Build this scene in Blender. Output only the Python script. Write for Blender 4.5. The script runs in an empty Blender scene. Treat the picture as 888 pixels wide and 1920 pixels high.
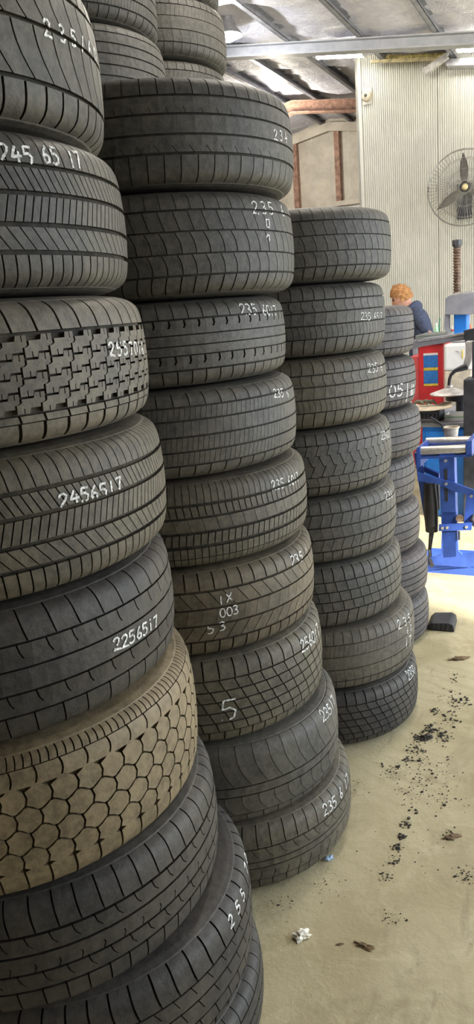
import bpy, bmesh, math, random
import numpy as np
from mathutils import Vector, Matrix

# ------------------------------------------------------------------ camera, light, exposure
SC = bpy.context.scene
COL = SC.collection
EYE = np.array([0.0, 0.0, 1.58])
PITCH, ROLL, FPX = math.radians(15.0), math.radians(4.7), 1387.0
FWD = np.array([0, math.cos(PITCH), -math.sin(PITCH)])
_u0 = np.array([0, math.sin(PITCH), math.cos(PITCH)])
_r0 = np.array([1.0, 0, 0])
RT = _r0 * math.cos(ROLL) - _u0 * math.sin(ROLL)
UP = _u0 * math.cos(ROLL) + _r0 * math.sin(ROLL)
cam = bpy.data.objects.new('camera', bpy.data.cameras.new('camera'))
COL.objects.link(cam)
cam.data.sensor_fit = 'VERTICAL'
cam.data.sensor_height = 36.0
cam.data.lens = 36.0 * FPX / 1920.0
cam.data.clip_start = 0.02
cam.matrix_world = Matrix(((RT[0], UP[0], -FWD[0], EYE[0]), (RT[1], UP[1], -FWD[1], EYE[1]),
                           (RT[2], UP[2], -FWD[2], EYE[2]), (0, 0, 0, 1)))
SC.camera = cam
SC.view_settings.view_transform = 'Standard'
SC.view_settings.look = 'None'
SC.view_settings.gamma = 1.0
SC.view_settings.use_curve_mapping = False
SC.view_settings.exposure = 0.75
SC.cycles.max_bounces = 6
SC.cycles.diffuse_bounces = 4
SC.cycles.glossy_bounces = 3
SC.cycles.transmission_bounces = 2
SC.cycles.sample_clamp_indirect = 6.0
SC.cycles.caustics_reflective = False
SC.cycles.caustics_refractive = False

# building axes: u runs along the purlins, v across the building
AZ = math.radians(27.0)
U = np.array([math.sin(AZ), math.cos(AZ), 0.0])
V = np.array([math.cos(AZ), -math.sin(AZ), 0.0])
def W(u, v, z):
    p = U * u + V * v
    return Vector((p[0], p[1], z))
ROT = -AZ            # local x -> V, local y -> U when rotated about z by -27 degrees

wd = bpy.data.worlds.new('sky')
SC.world = wd
wd.use_nodes = True
bg = wd.node_tree.nodes['Background']
bg.inputs['Color'].default_value = (0.80, 0.90, 1.0, 1)
bg.inputs['Strength'].default_value = 5.5

sun = bpy.data.objects.new('sun', bpy.data.lights.new('sun', 'SUN'))
COL.objects.link(sun)
sun.data.energy = 9.0
sun.data.angle = math.radians(2.0)
sun.data.color = (1.0, 0.95, 0.86)
_sd = -V * math.cos(math.radians(30)) * 0.95 + U * 0.45 - np.array([0, 0, 1]) * math.sin(math.radians(30))
sun.rotation_euler = Vector(_sd).to_track_quat('-Z', 'Y').to_euler()

# big roller doorways let the sky in; portals only steer sampling towards them
def portal(name, loc, n, sx, sy):
    l = bpy.data.lights.new(name, 'AREA'); l.shape = 'RECTANGLE'; l.size = sx; l.size_y = sy
    l.cycles.is_portal = True
    o = bpy.data.objects.new(name, l); COL.objects.link(o)
    o.location = loc
    o.rotation_euler = Vector(n).to_track_quat('-Z', 'Y').to_euler()
DOOR_V, DOOR_U0, DOOR_U1, DOOR_H = 3.6, 1.3, 9.5, 3.0
portal('doorway_portal', W((DOOR_U0 + DOOR_U1) / 2, DOOR_V + .02, DOOR_H / 2), tuple(-V), DOOR_U1 - DOOR_U0, DOOR_H)

# unseen point lights without fixtures, added to brighten hall, tyre tops and far wall
for _i, (_u, _v, _z, _e) in enumerate(((3.2, -.65, 3.72, 75), (5.6, -2.3, 4.0, 110), (5.5, 1.2, 3.4, 45), (11.6, -4.8, 4.2, 60))):
    _l = bpy.data.objects.new('high_bay_light', bpy.data.lights.new('high_bay_light', 'POINT')); COL.objects.link(_l)
    _l.data.energy = _e; _l.data.shadow_soft_size = .17; _l.data.color = (1.0, .93, .80); _l.location = W(_u, _v, _z)

def at(px, py, D):
    """point of the plane u = D seen at a pixel of the 888x1920 frame"""
    d = FWD + RT * (px - 444.0) / FPX + UP * (960.0 - py) / FPX
    t = D / float(d @ U)
    return EYE + d * t
def uvz(p):
    p = np.array(p)
    return float(p @ U), float(p @ V), float(p[2])

# ------------------------------------------------------------------ helpers
rng = random.Random(7)
def setp(o, label=None, cat=None, group=None, kind=None):
    if label: o['label'] = label
    if cat: o['category'] = cat
    if group: o['group'] = group
    if kind: o['kind'] = kind
    return o
def thing(name, label, cat, loc=(0, 0, 0), rot=0.0, group=None):
    o = bpy.data.objects.new(name, None); COL.objects.link(o)
    o.location = loc; o.rotation_euler = (0, 0, rot); o.empty_display_size = .1
    return setp(o, label, cat, group)
def link(name, me, mat=None, parent=None, loc=None, rot=None):
    o = bpy.data.objects.new(name, me); COL.objects.link(o)
    if mat is not None:
        for m in (mat if isinstance(mat, (list, tuple)) else [mat]): me.materials.append(m)
    if parent is not None: o.parent = parent
    if loc is not None: o.location = loc
    if rot is not None: o.rotation_euler = rot
    return o
def from_bm(name, bm, mat, parent=None, smooth=False, loc=None, rot=None, bevel=0):
    bmesh.ops.recalc_face_normals(bm, faces=bm.faces)
    if bevel:
        bmesh.ops.bevel(bm, geom=bm.edges[:], offset=bevel, segments=2, affect='EDGES', profile=.6, clamp_overlap=True)
    me = bpy.data.meshes.new(name); bm.to_mesh(me); bm.free()
    if smooth:
        for p in me.polygons: p.use_smooth = True
        if hasattr(me, 'set_sharp_from_angle'): me.set_sharp_from_angle(angle=math.radians(40))
    return link(name, me, mat, parent, loc, rot)
def add_box(bm, lo, hi):
    r = bmesh.ops.create_cube(bm, size=1)
    for v in r['verts']:
        v.co = Vector([lo[i] + (v.co[i] + .5) * (hi[i] - lo[i]) for i in range(3)])
    return r['verts']
def add_prism(bm, pts, d):
    """pts: list of 3-vectors, extruded by vector d"""
    a = [bm.verts.new(p) for p in pts]; b = [bm.verts.new(Vector(p) + Vector(d)) for p in pts]
    bm.faces.new(a); bm.faces.new(b[::-1]); n = len(pts)
    for i in range(n): bm.faces.new((a[i], a[(i + 1) % n], b[(i + 1) % n], b[i]))
def add_tube(bm, path, r, n=10, caps=True):
    path = [Vector(p) for p in path]
    rs = r if isinstance(r, (list, tuple)) else [r] * len(path)
    rings = []
    ref = Vector((0, 0, 1))
    for i, p in enumerate(path):
        t = (path[min(i + 1, len(path) - 1)] - path[max(i - 1, 0)]).normalized()
        a = t.cross(ref)
        if a.length < .05: a = t.cross(Vector((1, 0, 0)))
        a.normalize(); b = t.cross(a)
        rings.append([bm.verts.new(p + (a * math.cos(k * 2 * math.pi / n) + b * math.sin(k * 2 * math.pi / n)) * rs[i]) for k in range(n)])
    for q, w in zip(rings, rings[1:]):
        for k in range(n): bm.faces.new((q[k], q[(k + 1) % n], w[(k + 1) % n], w[k]))
    if caps:
        bm.faces.new(rings[0][::-1]); bm.faces.new(rings[-1])
def add_lathe(bm, prof, n=24, axis_loc=(0, 0, 0), close=False):
    ax = Vector(axis_loc); rings = []
    for r, z in prof:
        rings.append([bm.verts.new(ax + Vector((max(r, 1e-5) * math.cos(k * 2 * math.pi / n), max(r, 1e-5) * math.sin(k * 2 * math.pi / n), z))) for k in range(n)])
    prs = list(zip(rings, rings[1:])) + ([(rings[-1], rings[0])] if close else [])
    for a, b in prs:
        for k in range(n): bm.faces.new((a[k], a[(k + 1) % n], b[(k + 1) % n], b[k]))

# ------------------------------------------------------------------ materials
def nodes(name):
    m = bpy.data.materials.new(name); m.use_nodes = True
    nt = m.node_tree; b = nt.nodes['Principled BSDF']
    return m, nt, b
def nd(nt, typ, **kw):
    n = nt.nodes.new(typ)
    for k, v in kw.items():
        if k in n.inputs: n.inputs[k].default_value = v
        else: setattr(n, k, v)
    return n
def mixc(nt, fac, a, b):
    n = nt.nodes.new('ShaderNodeMix'); n.data_type = 'RGBA'
    for s, v in ((0, fac), (6, a), (7, b)):
        if isinstance(v, bpy.types.NodeSocket): nt.links.new(v, n.inputs[s])
        elif s == 0: n.inputs[0].default_value = v
        else: n.inputs[s].default_value = tuple(v) + (1,)
    return n.outputs[2]
def ramp(nt, src, p0, p1, lo=0.0, hi=1.0):
    n = nt.nodes.new('ShaderNodeMapRange')
    n.inputs[1].default_value = p0; n.inputs[2].default_value = p1
    n.inputs[3].default_value = lo; n.inputs[4].default_value = hi
    n.interpolation_type = 'SMOOTHSTEP'
    nt.links.new(src, n.inputs[0]); return n.outputs[0]
def noise(nt, scale, detail=4, rough=.6, vec=None, dist=0.0):
    n = nd(nt, 'ShaderNodeTexNoise', Scale=scale, Detail=detail, Roughness=rough, Distortion=dist)
    if vec is not None: nt.links.new(vec, n.inputs['Vector'])
    return n.outputs[0]
def obj_coord(nt, off=(0, 0, 0), sc=(1, 1, 1)):
    t = nt.nodes.new('ShaderNodeTexCoord'); m = nt.nodes.new('ShaderNodeMapping')
    m.inputs['Location'].default_value = off; m.inputs['Scale'].default_value = sc
    nt.links.new(t.outputs['Object'], m.inputs[0]); return m.outputs[0]
def bump(nt, b, h, strength, dist=.01):
    n = nd(nt, 'ShaderNodeBump', Strength=strength, Distance=dist)
    nt.links.new(h, n.inputs['Height']); nt.links.new(n.outputs[0], b.inputs['Normal'])
def plain(name, col, rough=.5, metal=0.0, var=.12, scale=12, bmp=0.0, spec=.5):
    m, nt, b = nodes(name)
    c = obj_coord(nt)
    f = noise(nt, scale, 5, .65, c)
    d = tuple(max(0, x * (1 - var * 2.2)) for x in col); l = tuple(min(1, x * (1 + var)) for x in col)
    nt.links.new(mixc(nt, ramp(nt, f, .3, .7), d, l), b.inputs['Base Color'])
    b.inputs['Roughness'].default_value = rough; b.inputs['Metallic'].default_value = metal
    b.inputs['Specular IOR Level'].default_value = spec
    if bmp: bump(nt, b, noise(nt, scale * 6, 4, .6, c), bmp, .004)
    return m
def emit(name, col, s):
    m, nt, b = nodes(name)
    b.inputs['Base Color'].default_value = (.9, .9, .9, 1)
    b.inputs['Emission Color'].default_value = tuple(col) + (1,)
    b.inputs['Emission Strength'].default_value = s
    return m

_rub = {}
DARK = .74
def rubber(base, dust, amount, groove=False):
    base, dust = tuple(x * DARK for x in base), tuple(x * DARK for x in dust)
    key = (base, dust, amount, groove)
    if key in _rub: return _rub[key]
    m, nt, b = nodes('groove_rubber' if groove else 'tread_rubber')
    seed = len(_rub) * 3.7
    c = obj_coord(nt, (seed, seed * .6, seed * .3))
    big = noise(nt, 5.0, 4, .6, c)
    fine = noise(nt, 60.0, 4, .7, c)
    grit = noise(nt, 420.0, 2, .6, c)
    bc = mixc(nt, ramp(nt, fine, .3, .75), tuple(x * .6 for x in base), tuple(x * 1.4 for x in base))
    f1 = ramp(nt, big, .32, .68)
    mm = nt.nodes.new('ShaderNodeMath'); mm.operation = 'MULTIPLY'
    nt.links.new(f1, mm.inputs[0]); nt.links.new(ramp(nt, fine, .25, .7, .45, 1.0), mm.inputs[1])
    m2 = nt.nodes.new('ShaderNodeMath'); m2.operation = 'MULTIPLY'
    nt.links.new(mm.outputs[0], m2.inputs[0]); m2.inputs[1].default_value = amount
    c2 = mixc(nt, m2.outputs[0], (0, 0, 0), dust)
    n = c2.node
    nt.links.new(bc, n.inputs[6])
    c3 = mixc(nt, ramp(nt, grit, .66, .78, 0, .35), (0, 0, 0), tuple(min(1, x * 1.9) for x in dust))
    nt.links.new(c2, c3.node.inputs[6])
    nt.links.new(c3, b.inputs['Base Color'])
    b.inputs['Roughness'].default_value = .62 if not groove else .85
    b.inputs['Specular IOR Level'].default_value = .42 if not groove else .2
    bump(nt, b, fine, .5, .003)
    _rub[key] = m
    return m

def chalk_mat():
    m, nt, b = nodes('chalk')
    c = obj_coord(nt)
    f = noise(nt, 160, 3, .7, c)
    nt.links.new(mixc(nt, ramp(nt, f, .35, .6), (.25, .25, .24), (.74, .74, .72)), b.inputs['Base Color'])
    b.inputs['Roughness'].default_value = .9
    return m
CHALK = chalk_mat()

def floor_mat():
    m, nt, b = nodes('dusty_concrete')
    c = obj_coord(nt)
    cs = obj_coord(nt, (3, 1, 0), (1.0, .35, 1))
    big = noise(nt, 1.4, 5, .6, c, .6); mid = noise(nt, 6.0, 6, .7, c, .8); fine = noise(nt, 70, 4, .75, c)
    streak = noise(nt, 9.0, 5, .65, cs, 1.2)
    a = mixc(nt, ramp(nt, big, .3, .7), (.345, .295, .17), (.475, .42, .27))
    a2 = mixc(nt, ramp(nt, mid, .46, .72, 0, .7), (0, 0, 0), (.54, .485, .32)); nt.links.new(a, a2.node.inputs[6])
    a3 = mixc(nt, ramp(nt, streak, .56, .72, 0, .5), (0, 0, 0), (.23, .19, .115)); nt.links.new(a2, a3.node.inputs[6])
    a4 = mixc(nt, ramp(nt, fine, .58, .75, 0, .35), (0, 0, 0), (.20, .17, .11)); nt.links.new(a3, a4.node.inputs[6])
    # grit specks, darker damp-looking stains, and arcs dragged by turning tyres round the stack feet
    vo = nd(nt, 'ShaderNodeTexVoronoi', Scale=46.0); nt.links.new(c, vo.inputs['Vector'])
    sp = ramp(nt, vo.outputs['Distance'], .05, .12, 1, 0)
    pm = nt.nodes.new('ShaderNodeMath'); pm.operation = 'MULTIPLY'
    nt.links.new(sp, pm.inputs[0]); nt.links.new(ramp(nt, mid, .50, .66, 0, .8), pm.inputs[1])
    a5 = mixc(nt, pm.outputs[0], (0, 0, 0), (.12, .105, .08)); nt.links.new(a4, a5.node.inputs[6])
    st = noise(nt, 2.6, 5, .62, obj_coord(nt, (7, 2, 0)), .9)
    a6 = mixc(nt, ramp(nt, st, .52, .66, 0, .42), (0, 0, 0), (.25, .205, .12)); nt.links.new(a5, a6.node.inputs[6])
    wv = nd(nt, 'ShaderNodeTexWave', Scale=5.0, Distortion=6.0, Detail=4.0); wv.wave_type = 'RINGS'; wv.rings_direction = 'Z'
    nt.links.new(obj_coord(nt, (1.05, -1.0, 0)), wv.inputs['Vector'])
    wm = nt.nodes.new('ShaderNodeMath'); wm.operation = 'MULTIPLY'
    nt.links.new(ramp(nt, wv.outputs['Fac'], .55, .95), wm.inputs[0]); nt.links.new(ramp(nt, big, .46, .70, 0, .30), wm.inputs[1])
    a7 = mixc(nt, wm.outputs[0], (0, 0, 0), (.26, .215, .125)); nt.links.new(a6, a7.node.inputs[6])
    nt.links.new(a7, b.inputs['Base Color'])
    b.inputs['Roughness'].default_value = .72
    b.inputs['Specular IOR Level'].default_value = .3
    add = nt.nodes.new('ShaderNodeMath'); add.operation = 'ADD'
    nt.links.new(fine, add.inputs[0]); nt.links.new(mid, add.inputs[1])
    bump(nt, b, add.outputs[0], .35, .006)
    return m

def foil_mat():
    m, nt, b = nodes('foil_insulation')
    c = obj_coord(nt, (0, 0, 0), (1, 1, 1))
    f = noise(nt, 2.2, 6, .65, c, 1.5); g = noise(nt, 14, 5, .7, c, 1.0)
    nt.links.new(mixc(nt, ramp(nt, f, .3, .7), (.68, .68, .80), (.88, .88, .97)), b.inputs['Base Color'])
    b.inputs['Metallic'].default_value = .0
    b.inputs['Roughness'].default_value = .5
    add = nt.nodes.new('ShaderNodeMath'); add.operation = 'ADD'
    nt.links.new(f, add.inputs[0]); nt.links.new(g, add.inputs[1])
    bump(nt, b, add.outputs[0], .9, .04)
    return m

M = dict(
    floor=floor_mat(), foil=foil_mat(),
    wall=plain('cream_ribbed_sheet', (.61, .60, .545), .5, 0, .03, 3),
    wall_far=plain('beige_sheet', (.62, .57, .49), .6, 0, .08, 4),
    wall_pale=plain('pale_grey_sheet', (.68, .68, .65), .5, 0, .04, 4),
    roof=plain('roof_steel', (.55, .55, .57), .5, .3, .05, 3),
    galv=plain('galvanised_purlin', (.34, .35, .39), .45, .4, .12, 9),
    rafter=plain('grey_painted_rafter', (.42, .43, .46), .5, .1, .08, 7),
    rust=plain('red_oxide_steel', (.40, .24, .18), .7, .1, .22, 14, .1),
    wool=plain('yellow_insulation', (.72, .60, .26), .95, 0, .25, 30, .5),
    blue=plain('blue_paint', (.045, .105, .43), .38, 0, .12, 10),
    blue_light=plain('bright_blue_paint', (.02, .20, .72), .4, 0, .08, 8),
    steel=plain('brushed_roller_steel', (.62, .60, .56), .35, .6, .1, 20),
    dark=plain('dark_painted_steel', (.045, .046, .055), .45, .1, .2, 14),
    grey=plain('grey_cast_head', (.25, .255, .30), .5, .1, .1, 9),
    brownsteel=plain('oiled_screw_steel', (.22, .15, .11), .45, .5, .25, 30),
    pale_steel=plain('worn_pale_steel', (.55, .52, .50), .45, .4, .15, 20),
    red=plain('red_paint', (.62, .035, .045), .4, 0, .1, 6),
    redlight=plain('faded_red_paint', (.72, .12, .13), .45, 0, .1, 6),
    label_blue=plain('blue_print', (.03, .18, .55), .5, 0, .12, 40),
    label_yellow=plain('yellow_print', (.80, .60, .08), .5, 0, .15, 40),
    white=plain('white_paint', (.80, .80, .80), .4, 0, .04, 5),
    beige=plain('beige_plastic', (.62, .54, .42), .6, 0, .12, 14),
    card=plain('cardboard', (.66, .56, .43), .9, 0, .15, 16, .1),
    black=plain('black_plastic', (.018, .018, .022), .55, 0, .2, 20),
    green=plain('green_plastic', (.02, .20, .10), .4, 0, .1, 20),
    palegreen=plain('pale_green_plastic', (.45, .72, .50), .4, 0, .1, 20),
    orange=plain('orange_plastic', (.75, .16, .06), .5, 0, .1, 20),
    cloth=plain('white_cotton', (.78, .76, .72), .95, 0, .1, 30, .2),
    skin=plain('skin', (.70, .38, .28), .55, 0, .1, 20),
    hair=plain('ginger_hair', (.50, .24, .085), .7, 0, .3, 90, .8),
    hoodie=plain('navy_fleece', (.055, .07, .125), .9, 0, .15, 40, .3),
    trousers=plain('dark_work_trousers', (.03, .032, .04), .9, 0, .15, 40, .3),
    boot=plain('boot_leather', (.05, .035, .025), .6, 0, .2, 30),
    tube=emit('lit_tube', (1.0, .97, .86), 30.0),
    lamp=emit('lit_lamp', (.93, .96, 1.0), 85.0),
    alu=plain('lamp_aluminium', (.55, .56, .60), .35, .8, .08, 20),
    dust=plain('chewed_rubber', (.05, .042, .032), .8, 0, .3, 60, .5),
    leaf=plain('dry_leaf', (.17, .11, .055), .85, 0, .25, 60),
    paper=plain('crumpled_paper', (.74, .70, .60), .85, 0, .12, 60),
    bluebit=plain('blue_wrapper', (.35, .48, .66), .5, 0, .1, 60),
    wire=plain('fan_wire', (.30, .29, .27), .45, .5, .1, 20),
    fanblade=plain('fan_blade', (.10, .095, .085), .55, 0, .15, 20),
    brass=plain('fan_hub_badge', (.62, .52, .28), .4, .4, .1, 20),
)

# ------------------------------------------------------------------ building shell
UL, UR = -3.5, 13.8            # rear wall, far gable wall
VL, VR = -9.0, 3.6             # side walls
RIDGE = -4.55
def z_raft(v): return 4.19 - .158 * (v + 1.38) if v > RIDGE else z_raft(RIDGE + 1e-6) - .17 * (RIDGE - v)
def z_foil(v): return z_raft(v) + .10

bm = bmesh.new(); add_box(bm, (VL - .2, UL - .2, -.12), (VR + .2, UR + .2, 0))
fl = from_bm('floor', bm, M['floor'], rot=(0, 0, ROT)); setp(fl, kind='structure')
bm = bmesh.new(); add_box(bm, (VR + .2, -12, -.16), (VR + 26, 30, -.02))
ap = from_bm('ground_apron', bm, plain('outdoor_concrete', (.50, .48, .44), .85, 0, .1, 2), rot=(0, 0, ROT)); setp(ap, kind='structure')

ceil = bpy.data.objects.new('ceiling', None); COL.objects.link(ceil); setp(ceil, kind='structure'); ceil.rotation_euler = (0, 0, ROT)
bm = bmesh.new()
for v0, v1 in ((VL - .1, RIDGE), (RIDGE, VR + .1)):
    a, b_ = z_foil(v0 + (1e-4 if v0 == RIDGE else 0)) + .06, z_foil(v1) + .06
    add_prism(bm, [(v0, UL - .1, a), (v1, UL - .1, b_), (v1, UL - .1, b_ + .04), (v0, UL - .1, a + .04)], (0, UR - UL + .2, 0))
from_bm('roof_sheet', bm, M['roof'], ceil)
# foil blanket: strips 1.25 m wide laid across the purlins, sagging between them, each lapped on the next
PURL = [RIDGE - .16 - .9 * k for k in range(5)] + [-4.19, -3.44, -2.60, -1.78, -.95, -.12, .72, 1.55, 2.4, 3.3]
PURL.sort()
def foil_strip(u0, u1, k):
    r = random.Random(100 + k)
    vs = np.linspace(VL, VR, 120); us = np.linspace(u0, u1 + .05, 9)
    verts, faces = [], []
    for i, uu in enumerate(us):
        for v in vs:
            j = min(range(len(PURL)), key=lambda q: abs(PURL[q] - v))
            d = abs(PURL[j] - v)
            sag = .035 * (1 - math.cos(min(d / .42, 1) * math.pi)) / 2
            lap = .045 * (i / 8.0) ** 3
            wr = .015 * math.sin(uu * 17 + math.sin(v * 3.1 + k) * 2.0) + .006 * math.sin(uu * 39 + v * 2.2 + k)
            verts.append((v, uu, z_foil(v) - sag * (1 + .3 * math.sin(k * 2.1 + v)) + wr - lap + .012))
    n = len(vs)
    for i in range(len(us) - 1):
        for j in range(n - 1): faces.append((i * n + j, i * n + j + 1, (i + 1) * n + j + 1, (i + 1) * n + j))
    me = bpy.data.meshes.new('foil_sheet'); me.from_pydata(verts, [], faces)
    for p in me.polygons: p.use_smooth = True
    link('foil_sheet', me, M['foil'], ceil)
k = 0; uu = UL
while uu < UR - .1:
    foil_strip(uu, min(uu + 1.25, UR), k); uu += 1.25; k += 1
def cee(v, u0, u1, parent, mat, h=.10, w=.055):
    bm = bmesh.new(); z = z_foil(v) - .002
    t = .006
    add_box(bm, (v - t / 2, u0, z - h), (v + t / 2, u1, z))
    add_box(bm, (v, u0, z - h), (v + w, u1, z - h + t))
    add_box(bm, (v, u0, z - t), (v + w, u1, z))
    add_box(bm, (v + w - t, u0, z - h), (v + w, u1, z - h + .02))
    return from_bm('purlin', bm, mat, parent)
for v in PURL: cee(v, UL, UR, ceil, M['galv'])
def rafter(uc, v0, v1, mat, h=.15):
    bm = bmesh.new(); w = .075
    for a, b_ in ((v0, min(v1, RIDGE)), (max(v0, RIDGE + 1e-5), v1)):
        if b_ - a < .05: continue
        za, zb = z_raft(a) - .002, z_raft(b_) - .002
        add_prism(bm, [(a, uc - w, za), (b_, uc - w, zb), (b_, uc - w, zb - .012), (a, uc - w, za - .012)], (0, 2 * w, 0))
        add_prism(bm, [(a, uc - w, za - h), (b_, uc - w, zb - h), (b_, uc - w, zb - h + .012), (a, uc - w, za - h + .012)], (0, 2 * w, 0))
        add_prism(bm, [(a, uc - .005, za), (b_, uc - .005, zb), (b_, uc - .005, zb - h), (a, uc - .005, za - h)], (0, .01, 0))
    return from_bm('rafter', bm, mat, ceil)
rafter(9.0, VL, VR, M['rafter'], .125)
rafter(1.5, VL, VR, M['rafter'], .17)
rafter(12.0, VL, -2.95, M['rust'], .17)

# partition wall of ribbed cream sheets at u = 10
PU = 10.0; PV0 = -2.92
pw = bpy.data.objects.new('wall_back', None); COL.objects.link(pw); setp(pw, kind='structure'); pw.rotation_euler = (0, 0, ROT)
v0 = PV0; pitch = .0262; nrib = 37
while v0 < VR - .05:
    v1 = min(v0 + nrib * pitch, VR)
    verts, faces = [], []
    n = int(round((v1 - v0) / pitch)); xs = []
    for i in range(n):
        b0 = v0 + i * pitch
        xs += [(b0, 0), (b0 + pitch * .55, 0), (b0 + pitch * .62, .013), (b0 + pitch * .92, .013)]
    xs.append((v1, 0))
    for x, d in xs:
        verts.append((x, PU + d, 0)); verts.append((x, PU + d, z_foil(x) - .01))
    for i in range(len(xs) - 1): faces.append((2 * i, 2 * i + 2, 2 * i + 3, 2 * i + 1))
    b = len(verts)
    verts += [(v0, PU + .05, 0), (v1, PU + .05, 0), (v1, PU + .05, z_foil(v1) - .01), (v0, PU + .05, z_foil(v0) - .01)]
    e = len(xs) - 1
    faces += [(b, b + 3, b + 2, b + 1), (0, 1, b + 3, b), (2 * e, b + 1, b + 2, 2 * e + 1)]
    me = bpy.data.meshes.new('wall_sheet'); me.from_pydata(verts, [], faces)
    link('wall_sheet', me, M['wall'], pw)
    v0 = v1 + .006
bm = bmesh.new(); add_box(bm, (PV0 - .03, PU - .02, 0), (PV0, PU + .055, z_foil(PV0) - .02)); add_box(bm, (PV0 - .03, PU - .02, 0), (PV0 + .04, PU - .008, z_foil(PV0) - .03))
from_bm('corner_flashing', bm, M['wall'], pw)

# far gable wall behind: cream sheets, posts, rails
fw = bpy.data.objects.new('wall_far', None); COL.objects.link(fw); setp(fw, kind='structure'); fw.rotation_euler = (0, 0, ROT)
x = VL
i = 0
while x < VR:
    x1 = min(x + .34, VR)
    bm = bmesh.new()
    add_prism(bm, [(x, UR, 0), (x1 - .008, UR, 0), (x1 - .008, UR, z_foil(x1) + .05), (x, UR, z_foil(x) + .05)], (0, .04 + .004 * (i % 2), 0))
    from_bm('wall_sheet', bm, M['wall_far'], fw); x = x1; i += 1
for vv in (-7.6, -6.2, -5.22, -4.42, -2.4):
    bm = bmesh.new(); h = z_raft(vv) - .02
    add_box(bm, (vv - .045, UR - .13, 0), (vv + .045, UR - .005, h)); from_bm('steel_post', bm, M['rust'], fw)
for va, vb, z, zz in ((-5.2, -2.4, 2.86, 2.95), (-4.75, -2.4, 3.28, 3.36)):
    bm = bmesh.new(); add_box(bm, (va, UR - .18, z), (vb, UR - .131, zz)); from_bm('wall_rail', bm, M['wall_far'], fw)
bm = bmesh.new()
add_prism(bm, [(VL, UR - .16, z_raft(VL) - .02), (RIDGE, UR - .16, z_raft(RIDGE + 1e-5) - .02), (RIDGE, UR - .16, z_raft(RIDGE + 1e-5) - .16), (VL, UR - .16, z_raft(VL) - .16)], (0, .03, 0))
add_prism(bm, [(RIDGE, UR - .16, z_raft(RIDGE + 1e-5) - .02), (-2.3, UR - .16, z_raft(-2.3) - .02), (-2.3, UR - .16, z_raft(-2.3) - .16), (RIDGE, UR - .16, z_raft(RIDGE + 1e-5) - .16)], (0, .03, 0))
from_bm('gable_rail', bm, M['wall_far'], fw)
bm = bmesh.new(); add_box(bm, (-4.36, UR - .125, 0), (-2.5, UR - .006, 3.27))
from_bm('pale_panel', bm, M['wall_pale'], fw)
# side and rear walls (outside the frame), with the doorways daylight comes through
bm = bmesh.new()
add_prism(bm, [(VL, UL, 0), (VL, UR, 0), (VL, UR, z_foil(VL)), (VL, UL, z_foil(VL))], (-.06, 0, 0))
setp(from_bm('wall_left', bm, M['wall_far'], rot=(0, 0, ROT)), kind='structure')
bm = bmesh.new(); hz = z_foil(VR)
add_box(bm, (VR, UL, 0), (VR + .08, DOOR_U0, hz)); add_box(bm, (VR, DOOR_U1, 0), (VR + .08, UR, hz)); add_box(bm, (VR, DOOR_U0, DOOR_H), (VR + .08, DOOR_U1, hz))
setp(from_bm('wall_right', bm, M['wall_far'], rot=(0, 0, ROT)), kind='structure')
bm = bmesh.new()
add_prism(bm, [(VL, UL, 0), (VR, UL, 0), (VR, UL, z_foil(VR)), (RIDGE, UL, z_foil(RIDGE + 1e-5)), (VL, UL, z_foil(VL))], (0, -.08, 0))
setp(from_bm('wall_front', bm, M['wall_far'], rot=(0, 0, ROT)), kind='structure')

# ------------------------------------------------------------------ tyres
def smooth_profile(pts, n):
    """Catmull-Rom through (r, z) points, n samples per span"""
    P = np.array(pts); Q = np.vstack([2 * P[0] - P[1], P, 2 * P[-1] - P[-2]]); out = []
    for i in range(1, len(Q) - 2):
        for t in np.linspace(0, 1, n, endpoint=False):
            a, b, c, d = Q[i - 1], Q[i], Q[i + 1], Q[i + 2]
            out.append(.5 * ((2 * b) + (c - a) * t + (2 * a - 5 * b + 4 * c - d) * t ** 2 + (3 * b - a - 3 * c + d) * t ** 3))
    out.append(P[-1]); return np.array(out)

class Profile:
    def __init__(s, R, Hs, sq=1.0):
        h = Hs
        up = [(R, 0), (R - .001, .15 * h), (R - .0035, .27 * h), (R - .007 * sq, .355 * h), (R - .0135 * sq, .412 * h), (R - .026 * sq, .452 * h),
              (R - .046, .480 * h), (R - .074, .4945 * h), (R - .102, .4985 * h), (R - .118, .4985 * h), (R - .132, .47 * h)]
        full = [(r, -z) for r, z in up[:0:-1]] + up
        c = smooth_profile(full, 8)
        L = np.concatenate([[0], np.cumsum(np.hypot(*np.diff(c, axis=0).T))]); L -= L[-1] / 2
        s.c, s.L = c, L
        zt = .462 * h
        i = np.argmin(abs(c[:, 1] - zt) + (L < 0) * 9); s.half = L[i]
        d = np.gradient(c, axis=0); d /= np.hypot(d[:, 0], d[:, 1])[:, None]
        s.n = np.stack([d[:, 1], -d[:, 0]], 1)
        s.R, s.h = R, h
    def at(s, t, depth=0.0):
        a = np.asarray(t) * s.half
        r = np.interp(a, s.L, s.c[:, 0]) - depth * np.interp(a, s.L, s.n[:, 0])
        z = np.interp(a, s.L, s.c[:, 1]) - depth * np.interp(a, s.L, s.n[:, 1])
        return r, z
    def t_of_z(s, z):
        m = len(s.L); lo = np.argmin(s.c[:, 1]); hi = np.argmax(s.c[:, 1])
        return float(np.interp(z, s.c[lo:hi + 1, 1], s.L[lo:hi + 1]) / s.half)

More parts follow.
